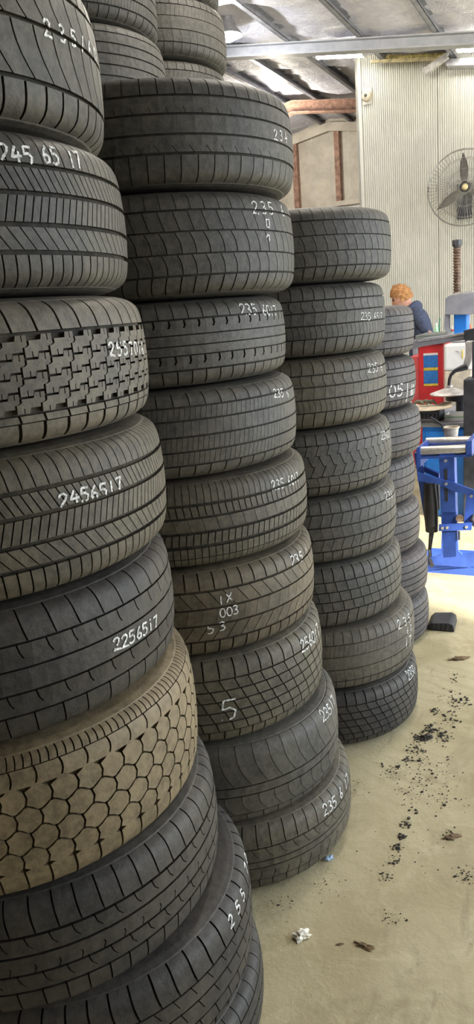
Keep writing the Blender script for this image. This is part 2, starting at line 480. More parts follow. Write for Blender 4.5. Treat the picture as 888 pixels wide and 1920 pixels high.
# tread patterns: polygons (x in mm along the tread within one pitch of length L mm, t across in -1..1)
class Pat:
    def __init__(s, L): s.L, s.P = L, []
    def rib(s, t0, t1, n=1, gap=3.0, slant=0.0, curve=0.0, off=0.0, wav=0.0):
        K = 5 if curve else 1
        f = lambda q: slant * (q - .5) + curve * math.sin(math.pi * q)
        w = s.L / n
        for k in range(n):
            x0 = (k + off) * w
            qs = [i / K for i in range(K + 1)]
            left = [(x0 + gap / 2 + f(q), t0 + (t1 - t0) * q) for q in qs]
            right = [(x0 + w - gap / 2 + f(q), t0 + (t1 - t0) * q) for q in qs]
            poly = left + ([((left[-1][0] + right[-1][0]) / 2, t1 + wav)] if wav else []) + right[::-1] + ([((left[0][0] + right[0][0]) / 2, t0 - wav)] if wav else [])
            s.P.append(poly)
    def slit(s, t0, t1, n=1, gap=2.2, frac=.55, top=True, slant=6.0, off=0.0, hook=0.0):
        """continuous rib with one slit per block cut in from one edge"""
        w = s.L / n; q = frac
        for k in range(n):
            x0 = (k + off) * w; xm = x0 + w / 2
            a, b = (t1, t0) if top else (t0, t1)
            tm = a + (b - a) * q
            sl = slant if top else -slant
            P = [(x0, b), (x0, a), (xm - gap / 2, a)]
            P += [(xm - gap / 2 - sl * .6, a + (b - a) * q * .6), (xm - gap / 2 - sl - hook, tm), (xm + gap / 2 - sl - hook, tm), (xm + gap / 2 - sl * .6, a + (b - a) * q * .6)]
            P += [(xm + gap / 2, a), (x0 + w, a), (x0 + w, b)]
            s.P.append(P)
    def hexrow(s, tc, ht, gap=4.0, off=0.0, n=1):
        w = s.L / n
        for k in range(n):
            xc = (k + .5 + off) * w; hw = w / 2 - gap / 2; g = .035
            h2 = ht * .5
            s.P.append([(xc - hw, tc - h2), (xc - hw * .84, tc), (xc - hw, tc + h2), (xc - hw * .55, tc + ht * .70), (xc - hw * .16, tc + ht * .97), (xc + hw * .16, tc + ht * .97), (xc + hw * .55, tc + ht * .76),
                        (xc + hw, tc + h2), (xc + hw * 1.16, tc), (xc + hw, tc - h2), (xc + hw * .55, tc - ht * .76), (xc + hw * .16, tc - ht * .97), (xc - hw * .16, tc - ht * .97), (xc - hw * .55, tc - ht * .70)])
    def zed(s, t0, t1, gap=3.2, gt=.03, sh=8.0, n=1, off=0.0, d=.035):
        """interlocking blocks: S-shaped sides, stepped top and bottom edges, two narrow kerfs"""
        w = s.L / n; h = t1 - t0; a, b = t0 + gt / 2, t1 - gt / 2; kf = 1.5
        for k in range(n):
            x0 = k * w + off; r = w - gap
            P = [(0, a - d), (w * .26, a - d), (w * .26, a - d + h * .3), (w * .26 + kf, a - d + h * .3), (w * .26 + kf, a - d), (w * .5 - 1, a - d), (w * .5 + 1, a + d), (r, a + d),
                 (r, t0 + h * .44), (r + sh * .55, t0 + h * .47), (r + sh, t0 + h * .56), (r + sh, b + d), (w * .72 + sh + kf, b + d), (w * .72 + sh + kf, b + d - h * .34), (w * .72 + sh, b + d - h * .34), (w * .72 + sh, b + d),
                 (w * .5 + 1 + sh, b + d), (w * .5 - 1 + sh, b - d), (sh, b - d), (sh, t0 + h * .56), (sh * .55, t0 + h * .47), (0, t0 + h * .44)]
            s.P.append([(x0 + x, t) for x, t in P])

# tread patterns
def P_highway(L):
    p = Pat(L)
    p.rib(.53, 1, 2, 2.0, -10); p.rib(.21, .47, 3, 2.2, -15, ); p.rib(-.15, .15, 3, 2.2, 10)
    p.rib(-.47, -.21, 2, 2.2, -24); p.rib(-1, -.53, 2, 2.6, -5); return p
def P_sweep(L):
    p = Pat(L)
    p.rib(-1, -.55, 1, 4.5, -4); p.rib(-.50, .05, 1, 3.0, -34, -8); p.rib(.10, .52, 1, 3.0, -26, -6); p.rib(.57, 1, 1, 4.0, -6); return p
def P_terrain(L):
    p = Pat(L)
    p.rib(.52, 1, 1, 3.6, -12)
    p.zed(.22, .46, off=21); p.zed(-.02, .22, off=13); p.zed(-.26, -.02, off=5); p.zed(-.48, -.26, off=-3)
    p.rib(-.62, -.53, 1, 4, -3); p.rib(-1, -.635, 1, 5.5, -3); return p
def P_touring(L):
    p = Pat(L)
    p.rib(.52, 1, 1, 2.8, -9, -2); p.slit(.18, .49, 1, 2.4, .62, True, -5, .2, -3); p.rib(-.16, .15, 1, 0)
    p.slit(-.48, -.19, 1, 2.4, .62, True, -5, .6, -3); p.rib(-1, -.51, 1, 2.6, -6); return p
def P_hexblock(L):
    p = Pat(L)
    p.rib(.82, 1.0, 3, 2.6, 1, 1.5, .5); p.rib(.58, .805, 1, 3.4, 3, 4, .5)
    for i, tc in enumerate((.44, .16, -.12, -.40)): p.hexrow(tc, .170, 3.6, .5 * (i % 2))
    p.rib(-1.0, -.55, 1, 3.6, 0, 3, 0.5, .05); return p
def P_tworib(L):
    p = Pat(L)
    p.rib(.47, 1, 1, 3.2, -6, -2); p.slit(.17, .43, 1, 2.4, .7, True, -7, .1, -5); p.slit(-.13, .13, 1, 2.2, .5, False, 6, .3, 4)
    p.slit(-.43, -.17, 1, 2.4, .7, True, -7, .6, -5); p.rib(-1, -.47, 1, 3.0, -4); return p
def P_wide(L):
    p = Pat(L)
    p.rib(.42, 1, 1, 4.2, -8, -4); p.slit(.10, .39, 1, 2.0, .6, True, -12, .2); p.slit(-.28, .07, 1, 2.0, .6, True, -12, .5)
    p.rib(-.60, -.31, 1, 2.4, -12, 0, .1); p.rib(-1, -.63, 1, 4, -4); return p
def P_worn(L):
    p = Pat(L)
    p.rib(.55, 1, 1, 2.2, 2); p.rib(.19, .51, 1, .0); p.slit(-.16, .15, 1, 1.4, .4, True, -8); p.rib(-.50, -.20, 1, .0); p.rib(-1, -.54, 1, 2.6, -2); return p
def P_smooth(L):
    p = Pat(L)
    p.rib(.58, 1, 1, 2.2, -1); p.slit(.26, .54, 1, 1.2, .35, False, -4); p.rib(-.08, .22, 1, 0); p.slit(-.40, -.12, 1, 1.8, .4, False, -10, .3); p.rib(-1, -.45, 1, 2.4, 2); return p
def P_wornslant(L):
    p = Pat(L)
    p.rib(.60, 1, 1, 1.6, -6); p.rib(.22, .56, 1, 2.0, -13); p.rib(-.18, .19, 1, 2.4, -14, 4); p.rib(-.56, -.21, 1, 2.4, -10, 4); p.rib(-1, -.60, 1, 3.4, 5, -3); return p
def P_bracket(L):
    p = Pat(L)
    p.rib(.56, 1, 1, 2.4, -5); p.slit(.22, .52, 1, 5.0, .55, True, -3, .2, 5); p.rib(-.01, .19, 1, 0); p.rib(-.22, -.04, 1, 0)
    p.slit(-.54, -.25, 1, 5.0, .6, True, -3, .4, 5); p.rib(-1, -.58, 1, 3.4, -2); return p
def P_finesipe(L):
    p = Pat(L)
    p.rib(.64, 1, 1, 2.6, -4); p.rib(.36, .60, 3, 1.1, 5); p.rib(.02, .32, 2, .9, 3); p.rib(-.30, -.02, 3, 1.1, 5)
    p.rib(-.60, -.34, 3, 1.1, 5); p.rib(-1, -.64, 1, 3.2, 5); return p
def P_dense(L):
    p = Pat(L)
    p.rib(.52, 1, 2, 1.8, 1); p.rib(.24, .46, 2, 2.8, -4); p.rib(-.08, .19, 1, 1.2, -8, 0, .3); p.rib(-.38, -.14, 2, 2.8, 4); p.rib(-.68, -.46, 2, 2.2, 0); p.rib(-1, -.70, 2, 1.8, 0); return p
def P_chevron(L):
    p = Pat(L)
    p.rib(.58, 1, 1, 3.6, -2); p.rib(.20, .53, 1, 2.4, -30); p.rib(-.16, .16, 1, .9, 10); p.rib(-.52, -.20, 1, 2.4, 30); p.rib(-1, -.57, 1, 4.0, 5); return p
def P_basket(L):
    p = Pat(L)
    p.rib(.56, 1, 1, 4, -1); p.rib(.32, .53, 1, 3.4, -12, 0, .1); p.rib(.08, .29, 1, 3.4, -12, 0, .5); p.rib(-.16, .05, 1, 3.4, -12, 0, .9)
    p.rib(-.40, -.19, 1, 3.4, -12, 0, 1.3); p.rib(-.62, -.43, 1, 3.4, -6, 0, .6); p.rib(-1, -.64, 1, 3.4, 3); return p
def P_scroll(L):
    p = Pat(L)
    p.rib(.06, .98, 1, 1.8, -34, -13); p.rib(-.16, .03, 1, 0); p.rib(-.64, -.19, 1, 1.8, -26, -10); p.rib(-1, -.66, 1, 2.4, -6); return p
def P_asym(L):
    p = Pat(L)
    p.rib(.40, 1, 1, 3.0, 2, -3); p.slit(.04, .37, 1, 2.0, .75, True, -14, 0, -6); p.rib(-.14, .01, 1, 0); p.slit(-.50, -.17, 1, 2.2, .7, False, 12, .4, 5); p.rib(-1, -.52, 1, 2.6, -10, -3); return p
def P_wavy(L):
    p = Pat(L)
    p.rib(.56, 1, 1, 2.6, -5, 3); p.rib(.24, .52, 1, 2.2, -8, -5); p.rib(-.10, .20, 1, 1.4, 5); p.rib(-.46, -.14, 2, 1.5, -6, 3); p.rib(-1, -.49, 1, 3.4, 3, -4); return p
def P_zigzag(L):
    p = Pat(L)
    p.rib(.60, 1, 1, 3.2, -1); p.rib(.30, .56, 1, 2.4, 10, 0, 0, .02); p.rib(.0, .27, 1, 2.8, -14, 0, .3, .03); p.rib(-.30, -.03, 1, 2.8, 14, 0, .5, .03); p.rib(-.60, -.34, 1, 2.0, -8); p.rib(-1, -.63, 1, 3.8, 2); return p
def P_slantrib(L):
    p = Pat(L)
    p.rib(.58, 1, 1, 2.6, -1); p.rib(.20, .54, 1, 2.4, 14); p.rib(-.15, .16, 1, 1.2, -10); p.rib(-.52, -.19, 1, 2.4, 14); p.rib(-1, -.56, 1, 2.8, 1); return p
def P_brickrow(L):
    p = Pat(L)
    p.rib(.54, 1, 1, 4.0, -2); p.rib(.24, .51, 1, 2.6, -6, 0, .2); p.rib(-.06, .21, 1, 2.6, -6, 0, .5); p.rib(-.36, -.09, 1, 2.6, -6, 0, .8); p.rib(-1, -.40, 1, 3.4, 6, -3, .2); return p
def P_sawtooth(L):
    p = Pat(L)
    p.rib(.60, 1, 1, 2.4, 2, 0, 0, .015); p.rib(.22, .56, 2, .8, 8); p.rib(-.18, .20, 1, 0); p.rib(-.56, -.21, 1, 1.2, -8); p.rib(-1, -.6, 1, 2.2, 3); return p
def P_ribbed(L):
    p = Pat(L)
    p.rib(.60, 1, 1, 3.0, 0); p.rib(.33, .56, 1, 0); p.rib(.02, .29, 1, 1.0, 5); p.rib(-.29, -.02, 1, 0); p.rib(-.58, -.33, 1, 1.2, 4); p.rib(-1, -.62, 1, 3.6, 1); return p
def P_bands(L):
    p = Pat(L)
    p.rib(.66, 1, 1, 1.4, 0); p.rib(.38, .63, 1, 0); p.rib(.10, .34, 1, 0); p.rib(-.18, .06, 1, 0); p.rib(-.46, -.22, 1, 0); p.rib(-.70, -.5, 1, 0); p.rib(-1, -.74, 1, 1.6, 0); return p

def clip_band(poly, lo, hi):
    def cut(P, tt, keep_above):
        out = []
        for i in range(len(P)):
            a, b = P[i], P[(i + 1) % len(P)]
            ia = (a[1] >= tt) if keep_above else (a[1] <= tt); ib = (b[1] >= tt) if keep_above else (b[1] <= tt)
            if ia: out.append(a)
            if ia != ib and abs(a[1] - b[1]) > 1e-12:
                q = (tt - a[1]) / (b[1] - a[1]); out.append((a[0] + (b[0] - a[0]) * q, tt))
        return out
    r = cut(poly, lo, True)
    r = cut(r, hi, False) if len(r) > 2 else []
    o = []
    for p in r:
        if not o or abs(p[0] - o[-1][0]) + abs(p[1] - o[-1][1]) > 1e-6: o.append(p)
    if len(o) > 1 and abs(o[0][0] - o[-1][0]) + abs(o[0][1] - o[-1][1]) < 1e-6: o.pop()
    if len(o) < 3: return None
    A = sum(o[i][0] * o[(i + 1) % len(o)][1] - o[(i + 1) % len(o)][0] * o[i][1] for i in range(len(o)))
    return o if abs(A) > 1e-4 else None

BREAKS = [-1.01, -.93, -.86, -.79, -.72, -.64, -.5, -.2, .2, .5, .64, .72, .79, .86, .93, 1.01]
def tread_mesh(prof, pat, N, depth, jit, seed):
    L = pat.L
    cx, ct, cf = [], [], []            # caps
    wx, wt, wd_, wf = [], [], [], []   # walls
    idx = {}
    for poly in pat.P:
        A = sum(poly[i][0] * poly[(i + 1) % len(poly)][1] - poly[(i + 1) % len(poly)][0] * poly[i][1] for i in range(len(poly)))
        if A < 0: poly = poly[::-1]
        for lo, hi in zip(BREAKS, BREAKS[1:]):
            q = clip_band(poly, lo, hi)
            if not q: continue
            f = []
            for x, t in q:
                kx = (round(x, 3), round(t, 4))
                if kx not in idx: idx[kx] = len(cx); cx.append(x); ct.append(t)
                f.append(idx[kx])
            g = [f[i] for i in range(len(f)) if f[i] != f[i - 1]]
            if len(set(g)) >= 3 and len(set(g)) == len(g): cf.append(g)
        for i in range(len(poly)):
            a, b = poly[i], poly[(i + 1) % len(poly)]
            ts = sorted({0.0, 1.0} | {(bb - a[1]) / (b[1] - a[1]) for bb in BREAKS if abs(b[1] - a[1]) > 1e-9 and 0 < (bb - a[1]) / (b[1] - a[1]) < 1})
            for q0, q1 in zip(ts, ts[1:]):
                p0 = (a[0] + (b[0] - a[0]) * q0, a[1] + (b[1] - a[1]) * q0); p1 = (a[0] + (b[0] - a[0]) * q1, a[1] + (b[1] - a[1]) * q1)
                n = len(wx)
                for p, d in ((p0, 1), (p1, 1), (p1, 0), (p0, 0)):
                    wx.append(p[0]); wt.append(p[1]); wd_.append(d)
                wf.append((n, n + 1, n + 2, n + 3))
    r = np.random.RandomState(seed)
    w = r.choice([1 - jit, 1.0, 1 + jit], N); edges = np.concatenate([[0], np.cumsum(w)]); edges = edges / edges[-1] * 2 * np.pi
    ext = np.concatenate([edges[:-1] - 2 * np.pi, edges, edges[1:] + 2 * np.pi]); gi = np.arange(len(ext)) - N
    def theta(x, k):
        return np.interp(np.asarray(x) / L + k, gi, ext)
    def cyl(x, t, d):
        out = []
        rr, zz = prof.at(t, 0.0); r2, z2 = prof.at(t, depth + .0015)
        rr = np.where(d, r2, rr); zz = np.where(d, z2, zz)
        for k in range(N):
            th = theta(x, k); out.append(np.stack([rr * np.cos(th), rr * np.sin(th), zz], 1))
        return np.concatenate(out)
    cx, ct = np.array(cx), np.array(ct); wx, wt, wd_ = np.array(wx), np.array(wt), np.array(wd_, bool)
    vc = cyl(cx, ct, np.zeros(len(cx), bool)); vw = cyl(wx, wt, wd_)
    nc = len(cx); nw = len(wx); off = len(vc)
    faces = []
    for k in range(N): faces += [[i + k * nc for i in f] for f in cf]
    ncap = len(faces)
    for k in range(N): faces += [[i + off + k * nw for i in f] for f in wf]
    me = bpy.data.meshes.new('tread')
    me.from_pydata(np.vstack([vc, vw]).tolist(), [], faces)
    sm = np.zeros(len(faces), bool); sm[:ncap] = True
    me.polygons.foreach_set('use_smooth', sm)
    mi = np.zeros(len(faces), np.int32); mi[ncap:] = 1
    me.polygons.foreach_set('material_index', mi)
    return me, edges

def lathe_mesh(name, pts, n, close=False):
    P = np.array(pts); th = np.linspace(0, 2 * np.pi, n, endpoint=False)
    v = np.stack([P[:, 0][:, None] * np.cos(th), P[:, 0][:, None] * np.sin(th), np.repeat(P[:, 1][:, None], n, 1)], 2).reshape(-1, 3)
    f = []
    m = len(P)
    for i in range(m if close else m - 1):
        j = (i + 1) % m
        for k in range(n): f.append((i * n + k, i * n + (k + 1) % n, j * n + (k + 1) % n, j * n + k))
    me = bpy.data.meshes.new(name); me.from_pydata(v.tolist(), [], f)
    me.polygons.foreach_set('use_smooth', np.ones(len(f), bool))
    return me

GLYPH = {
    '0': [[(.3 + .28 * math.sin(a), .5 + .48 * math.cos(a)) for a in np.linspace(0.2, 6.4, 15)]],
    '1': [[(.30, 1), (.27, 0)]],
    '2': [[(.02, .78), (.15, .97), (.38, 1), (.52, .84), (.45, .6), (.2, .3), (0, .03), (.25, .07), (.62, .0)]],
    '3': [[(.04, .92), (.3, 1), (.5, .82), (.38, .6), (.2, .53), (.42, .47), (.55, .25), (.38, .03), (.02, .06)]],
    '4': [[(.30, 1), (.0, .40), (.62, .44)], [(.44, .70), (.38, 0)]],
    '5': [[(.12, 1), (.06, .58), (.34, .62), (.54, .42), (.46, .12), (.2, 0), (0, .1)], [(.12, 1), (.58, .96)]],
    '6': [[(.42, 1), (.16, .68), (.04, .3), (.2, .02), (.44, .08), (.5, .34), (.3, .5), (.08, .36)]],
    '7': [[(.02, .95), (.56, 1), (.36, .5), (.26, 0)]],
    '/': [[(.48, 1.05), (.08, -.05)]],
    'X': [[(.0, 1), (.55, 0)], [(.55, 1), (0, 0)]],
    '[': [[(.05, .1), (.05, .9), (.55, .95), (.55, .1), (.05, .1)]],
    '>': [[(.0, .55), (.3, .95), (.6, .75), (.55, .1)]],
}
def in_poly(x, t, P):
    c = False; j = len(P) - 1
    for i in range(len(P)):
        if (P[i][1] > t) != (P[j][1] > t) and x < (P[j][0] - P[i][0]) * (t - P[i][1]) / (P[j][1] - P[i][1]) + P[i][0]: c = not c
        j = i
    return c
def chalk_mesh(prof, pat, edges, zc, items, seed, thin=1.0):
    """chalk strokes on the block tops: (text, theta0, z0, theta1, z1, height)"""
    r = random.Random(seed); N = len(edges) - 1; L = pat.L
    out = []
    for text, th0, z0, th1, z1, h in items:
        n = len(text); R = prof.R
        run = R * (th1 - th0); adv = run / n
        gw = min(adv * .86, h * .75) / .62
        sw = min(.0065, max(.0040, h * .14)) * thin
        for ci, ch in enumerate(text):
            if ch not in GLYPH: continue
            verts, faces = [], []
            jx, jz = r.uniform(-.05, .05) * adv, r.uniform(-.05, .05) * h
            for st in GLYPH[ch]:
                pts = []
                for x, y in st:
                    q = (ci * adv + jx + x * gw * (adv / gw if gw * .62 > adv else 1)) / run
                    pts.append((th0 * (1 - q) + th1 * q, (z0 * (1 - q) + z1 * q) - zc + y * h + jz))
                dense = []
                for a, b in zip(pts, pts[1:]):
                    ln = math.hypot((b[0] - a[0]) * R, b[1] - a[1]); m = max(1, int(ln / .0022))
                    for k in range(m): dense.append((a[0] + (b[0] - a[0]) * k / m, a[1] + (b[1] - a[1]) * k / m))
                dense.append(pts[-1])
                prev = None
                for k, (th, z) in enumerate(dense):
                    a, b = dense[max(k - 1, 0)], dense[min(k + 1, len(dense) - 1)]
                    dx, dz = (b[0] - a[0]) * R, b[1] - a[1]; ll = math.hypot(dx, dz) or 1
                    nx, nz = -dz / ll, dx / ll
                    t = prof.t_of_z(z); tm = (th - edges[0]) % (2 * math.pi)
                    kk = int(np.searchsorted(edges, tm, side='right') - 1); kk = max(0, min(N - 1, kk))
                    xx = (tm - edges[kk]) / (edges[kk + 1] - edges[kk]) * L
                    ok = any(in_poly(xx + s * L, t, P) for P in pat.P for s in (-1, 0, 1)) or any(in_poly(xx + s * L + e, t, P) for P in pat.P for s in (-1, 0, 1) for e in (-2.6, 2.6)) or min(abs(t - q) for P in pat.P for _, q in P) < .012 or abs(t) > .98
                    if not ok or r.random() < .008: prev = None; continue
                    wv = sw * r.uniform(.75, 1.15) / 2
                    cur = []
                    for sgn in (-1, 1):
                        tz = prof.t_of_z(z + nz * wv * sgn); rr, z_ = prof.at(tz, -.0006); th_ = th + nx * wv * sgn / R
                        verts.append((float(rr) * math.cos(th_), float(rr) * math.sin(th_), float(z_))); cur.append(len(verts) - 1)
                    if prev: faces.append((prev[0], cur[0], cur[1], prev[1]))
                    prev = cur
            if faces:
                me = bpy.data.meshes.new('chalk_digit'); me.from_pydata(verts, [], faces); out.append(me)
    return out

GREY = ((.050, .048, .044), (.13, .115, .09))
_tyre_n = [0]
def make_tyre(cx, cy, z0, z1, R, patf, N, depth, label, group, base=(.050, .048, .044), dust=(.14, .125, .10), amount=.7, chalk=None, jit=.06, sq=1.0, thin=1.0, seg=128):
    _tyre_n[0] += 1; seed = _tyre_n[0]
    Hs = z1 - z0 - .0015
    prof = Profile(R, Hs, sq); zc = (z0 + z1) / 2
    root = thing('tyre', label, 'tyre', (cx, cy, zc), 0, group)
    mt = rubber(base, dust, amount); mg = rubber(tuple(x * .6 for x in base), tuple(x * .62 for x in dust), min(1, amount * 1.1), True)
    pat = patf(2 * math.pi * R * 1000 / N)
    me, edges = tread_mesh(prof, pat, N, depth, jit, seed)
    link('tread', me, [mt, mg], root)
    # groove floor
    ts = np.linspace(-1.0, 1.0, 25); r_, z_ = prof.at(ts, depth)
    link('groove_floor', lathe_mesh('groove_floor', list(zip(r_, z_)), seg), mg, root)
    # sidewalls: from the tread edge over the bulge to the bead
    for sg in (1, -1):
        a = np.linspace(1.0, prof.L[-1] / prof.half, 26); r_, z_ = prof.at(a * 1.0)
        r0, zz0 = prof.at(1.0, depth)
        r_ = np.array(r_); z_ = np.array(z_)
        for k_ in (4, 9, 13): r_[k_] += .0022          # raised rings moulded into the sidewall
        pts = [(float(r0), float(zz0))] + list(zip(r_, z_))
        b = .214
        pts += [((r_[-1] + b) / 2 + .004, z_[-1] - .014 * Hs / .235), (b + .004, .40 * Hs), (b, .385 * Hs), (b, .355 * Hs), (b + .006, .345 * Hs)]
        pts = [(p[0], p[1] * sg) for p in pts]
        if sg < 0: pts = pts[::-1]
        link('sidewall', lathe_mesh('sidewall', pts, seg), mt, root)
    b = .22
    pts = [(b, .345 * Hs), (.255, .40 * Hs), (.29, .44 * Hs), (R - .05, .43 * Hs), (R - .028, .35 * Hs), (R - .022, .1 * Hs)]
    pts = pts + [(r, -z) for r, z in pts[::-1]]
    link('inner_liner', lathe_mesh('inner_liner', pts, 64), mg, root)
    for cm in (chalk_mesh(prof, pat, edges, zc, chalk, seed, thin) if chalk else ()): link('chalk_digit', cm, CHALK, root)
    return root

TX = {
    'A0': [('235/60', -0.50, 1.975, 0.02, 1.990, 0.022)],
    'A1': [('245', -0.829, 1.800, -0.680, 1.803, 0.024), ('65 17', -0.639, 1.806, -0.406, 1.808, 0.024)],
    'A2': [('2557016', -0.46, 1.530, -0.06, 1.523, 0.021)],
    'A3': [('2456517', -0.867, 1.316, -0.519, 1.315, 0.022)],
    'A4': [('2256517', -0.686, 1.05, -0.328, 1.042, 0.022)],
    'A7': [('255 70', -.46, .372, .12, .372, 0.024)],
    'B0': [('234', -0.594, 1.961, -0.34, 1.966, 0.022)],
    'B1': [('235 6', -0.802, 1.797, -0.36, 1.80, 0.028), ('[', -0.69, 1.767, -0.60, 1.766, 0.021), ('>', -0.694, 1.735, -0.60, 1.736, 0.018)],
    'B2': [('235 6017', -0.84, 1.575, -0.38, 1.565, 0.025)],
    'B3': [('235 6', -0.615, 1.367, -0.36, 1.358, 0.021)],
    'B4': [('235 6017', -0.793, 1.138, -0.404, 1.132, 0.025)],
    'B5': [('235 1', -0.658, 0.920, -0.34, 0.912, 0.026), ('003', -1.326, 0.846, -1.181, 0.846, 0.024), ('53', -1.422, 0.805, -1.261, 0.812, 0.024), ('1X', -1.33, 0.878, -1.212, 0.885, 0.022)],
    'B6': [('256017', -0.659, 0.665, -0.27, 0.660, 0.034), ('5', -1.424, 0.552, -1.26, 0.556, 0.060)],
    'B7': [('23517', -0.583, 0.430, -0.24, 0.425, 0.029)],
    'B8': [('235 6 17', -0.799, 0.165, -0.29, 0.160, 0.032)],
    'C1': [('235 6517', -0.882, 1.526, -0.451, 1.518, 0.024)],
    'C2': [('235 6', -0.786, 1.352, -0.458, 1.348, 0.029)],
    'C3': [('2360', -0.644, 1.116, -0.38, 1.107, 0.027)],
    'C4': [('236', -0.655, 0.896, -0.43, 0.890, 0.027)],
    'C6': [('235', -0.795, 0.415, -0.45, 0.406, 0.032), ('60', -0.64, 0.376, -0.44, 0.366, 0.025), ('17', -0.686, 0.322, -0.5, 0.314, 0.042)],
    'C7': [('2350', -0.656, 0.185, -0.42, 0.18, 0.032)],
    'D1': [('05', -1.067, 1.183, -0.80, 1.181, 0.052), ('1', -0.735, 1.150, -0.66, 1.150, 0.085), ('60', -0.60, 1.170, -0.45, 1.168, 0.048)],
}
BR = ((.090, .078, .058), (.20, .165, .105))
BROWN = ((.155, .118, .066), (.29, .225, .13))
DK = ((.035, .032, .028), (.098, .084, .062))
GN = ((.062, .058, .049), (.155, .138, .105))
ST = 'tyres of the closest stack'
# closest stack, listed from the top
zA = [0.0, .178, .425, .673, .943, 1.177, 1.410, 1.630, 1.857, 2.100]
zA = zA[::-1]
listA = [
    (-.547, 1.364, .380, P_sweep, 60, .007, 'grey tyre with sweeping grooves chalked 235/60, topmost of the closest stack', GN, .8, 'A0'),
    (-.534, 1.370, .380, P_highway, 58, .007, 'grey highway tyre chalked 245 6517 across its top shoulder, under the sweeping-groove tyre', GN, .7, 'A1'),
    (-.523, 1.374, .382, P_terrain, 60, .008, 'dusty all-terrain tyre with S-shaped tread blocks, brown sidewalls and smudged chalk', ((.085, .080, .070), (.21, .175, .125)), .8, 'A2'),
    (-.512, 1.379, .380, P_highway, 58, .008, 'brownish highway tyre chalked 245 6517 on a middle rib, below the all-terrain tyre', BR, .5, 'A3'),
    (-.512, 1.377, .372, P_touring, 52, .006, 'dark touring tyre chalked 225 6517, resting on the brown hexagon-block tyre', DK, .6, 'A4'),
    (-.505, 1.380, .388, P_hexblock, 58, .008, 'brown dusty tyre with hexagonal honeycomb tread blocks in the closest stack', BROWN, .9, None),
    (-.478, 1.390, .382, P_tworib, 60, .007, 'dark tyre with hooked sipes right under the brown honeycomb tyre, unmarked', DK, .7, None),
    (-.420, 1.405, .382, P_wide, 56, .007, 'dark tyre chalked 255 70 on its shoulder, second from floor in closest stack', DK, .8, 'A7'),
    (-.398, 1.412, .372, P_worn, 60, .006, 'tyre at the very bottom of the closest stack, mostly cut off by the picture edge', DK, .8, None),
]
for i, (cx, cy, R, pf, N, dp, lab, col, am, tx) in enumerate(listA):
    make_tyre(cx, cy, zA[i + 1], zA[i], R, pf, N, dp, lab, ST, col[0], col[1], am, TX.get(tx), seg=160)
SB = 'tyres of the second stack'
zB = [2.083, 1.855, 1.621, 1.419, 1.199, .972, .731, .476, .222, 0.0]
listB = [
    (-.146, 2.085, .365, P_smooth, 62, .004, 'smooth grey tyre with pale lit rim on top of the second stack', GN, .35, 'B0'),
    (-.158, 2.084, .365, P_wornslant, 66, .004, 'tyre chalked 235 with two boxy marks below, second from top of second stack', GN, .4, 'B1'),
    (-.191, 2.081, .362, P_bracket, 60, .005, 'tyre chalked 235 6017 with bracket-shaped sipes, in the second stack', GN, .5, 'B2'),
    (-.178, 2.082, .365, P_finesipe, 58, .004, 'worn tyre with four grooves and fine sipes, fourth from top of second stack', GN, .7, 'B3'),
    (-.160, 2.084, .365, P_dense, 64, .007, 'tyre with dense small rectangular blocks and chalk 235 6017, second stack', BR, .4, 'B4'),
    (-.152, 2.084, .365, P_chevron, 60, .006, 'brown tyre with herringbone grooves and scribbled chalk marks, second stack', ((.085, .068, .045), (.19, .15, .095)), .8, 'B5'),
    (-.140, 2.085, .365, P_basket, 58, .007, 'tyre with diamond basket-weave blocks and a large chalked 5, second stack', BR, .6, 'B6'),
    (-.106, 2.087, .368, P_scroll, 50, .006, 'grey-green tyre with long curved scroll grooves, second from floor in second stack', GN, .7, 'B7'),
    (-.077, 2.089, .370, P_asym, 58, .006, 'tyre chalked 235 6 17 standing on the concrete as base of second stack', BR, .5, 'B8'),
]
for i, (cx, cy, R, pf, N, dp, lab, col, am, tx) in enumerate(listB):
    make_tyre(cx, cy, zB[i + 1], zB[i], R, pf, N, dp, lab, SB, col[0], col[1], am, TX.get(tx), thin=.8)
S3 = 'tyres of the third stack'
zC = [1.881, 1.651, 1.421, 1.185, .952, .713, .472, .230, 0.0]
listC = [
    (.250, 2.759, .362, P_wornslant, 62, .004, 'tyre with bright lit top edge crowning the third stack, no chalk', GN, .4, None),
    (.225, 2.761, .360, P_wavy, 60, .006, 'tyre with deep wavy lower blocks and faint chalk, second from top of third stack', GN, .5, 'C1'),
    (.224, 2.761, .360, P_wavy, 62, .007, 'wavy-block tyre chalked 235 6 on its shoulder, third from top of third stack', BR, .4, 'C2'),
    (.235, 2.760, .360, P_zigzag, 60, .006, 'tyre with zigzag centre grooves and shoulder slots, middle of third stack', GN, .6, 'C3'),
    (.247, 2.759, .360, P_slantrib, 60, .006, 'tyre with three slanted ribs between straight grooves, fifth from top of third stack', GN, .6, 'C4'),
    (.259, 2.758, .362, P_brickrow, 58, .007, 'tyre with staggered brick-like blocks and no chalk, third from floor in third stack', GN, .6, None),
    (.301, 2.754, .365, P_sawtooth, 70, .003, 'bald brownish tyre with chalk 235 60 17 written downwards, third stack', ((.075, .066, .052), (.17, .145, .105)), .7, 'C6'),
    (.315, 2.750, .360, P_basket, 58, .006, 'dark tyre standing on the concrete as base of the third stack', DK, .6, 'C7'),
]
for i, (cx, cy, R, pf, N, dp, lab, col, am, tx) in enumerate(listC):
    make_tyre(cx, cy, zC[i + 1], zC[i], R, pf, N, dp, lab, S3, col[0], col[1], am, TX.get(tx), thin=.7)
S4 = 'tyres of the small far stack'
zD = [1.560, 1.344, 1.120, .902, .685, .451, .225, 0.0]
VI = ((.064, .058, .058), (.15, .13, .12))
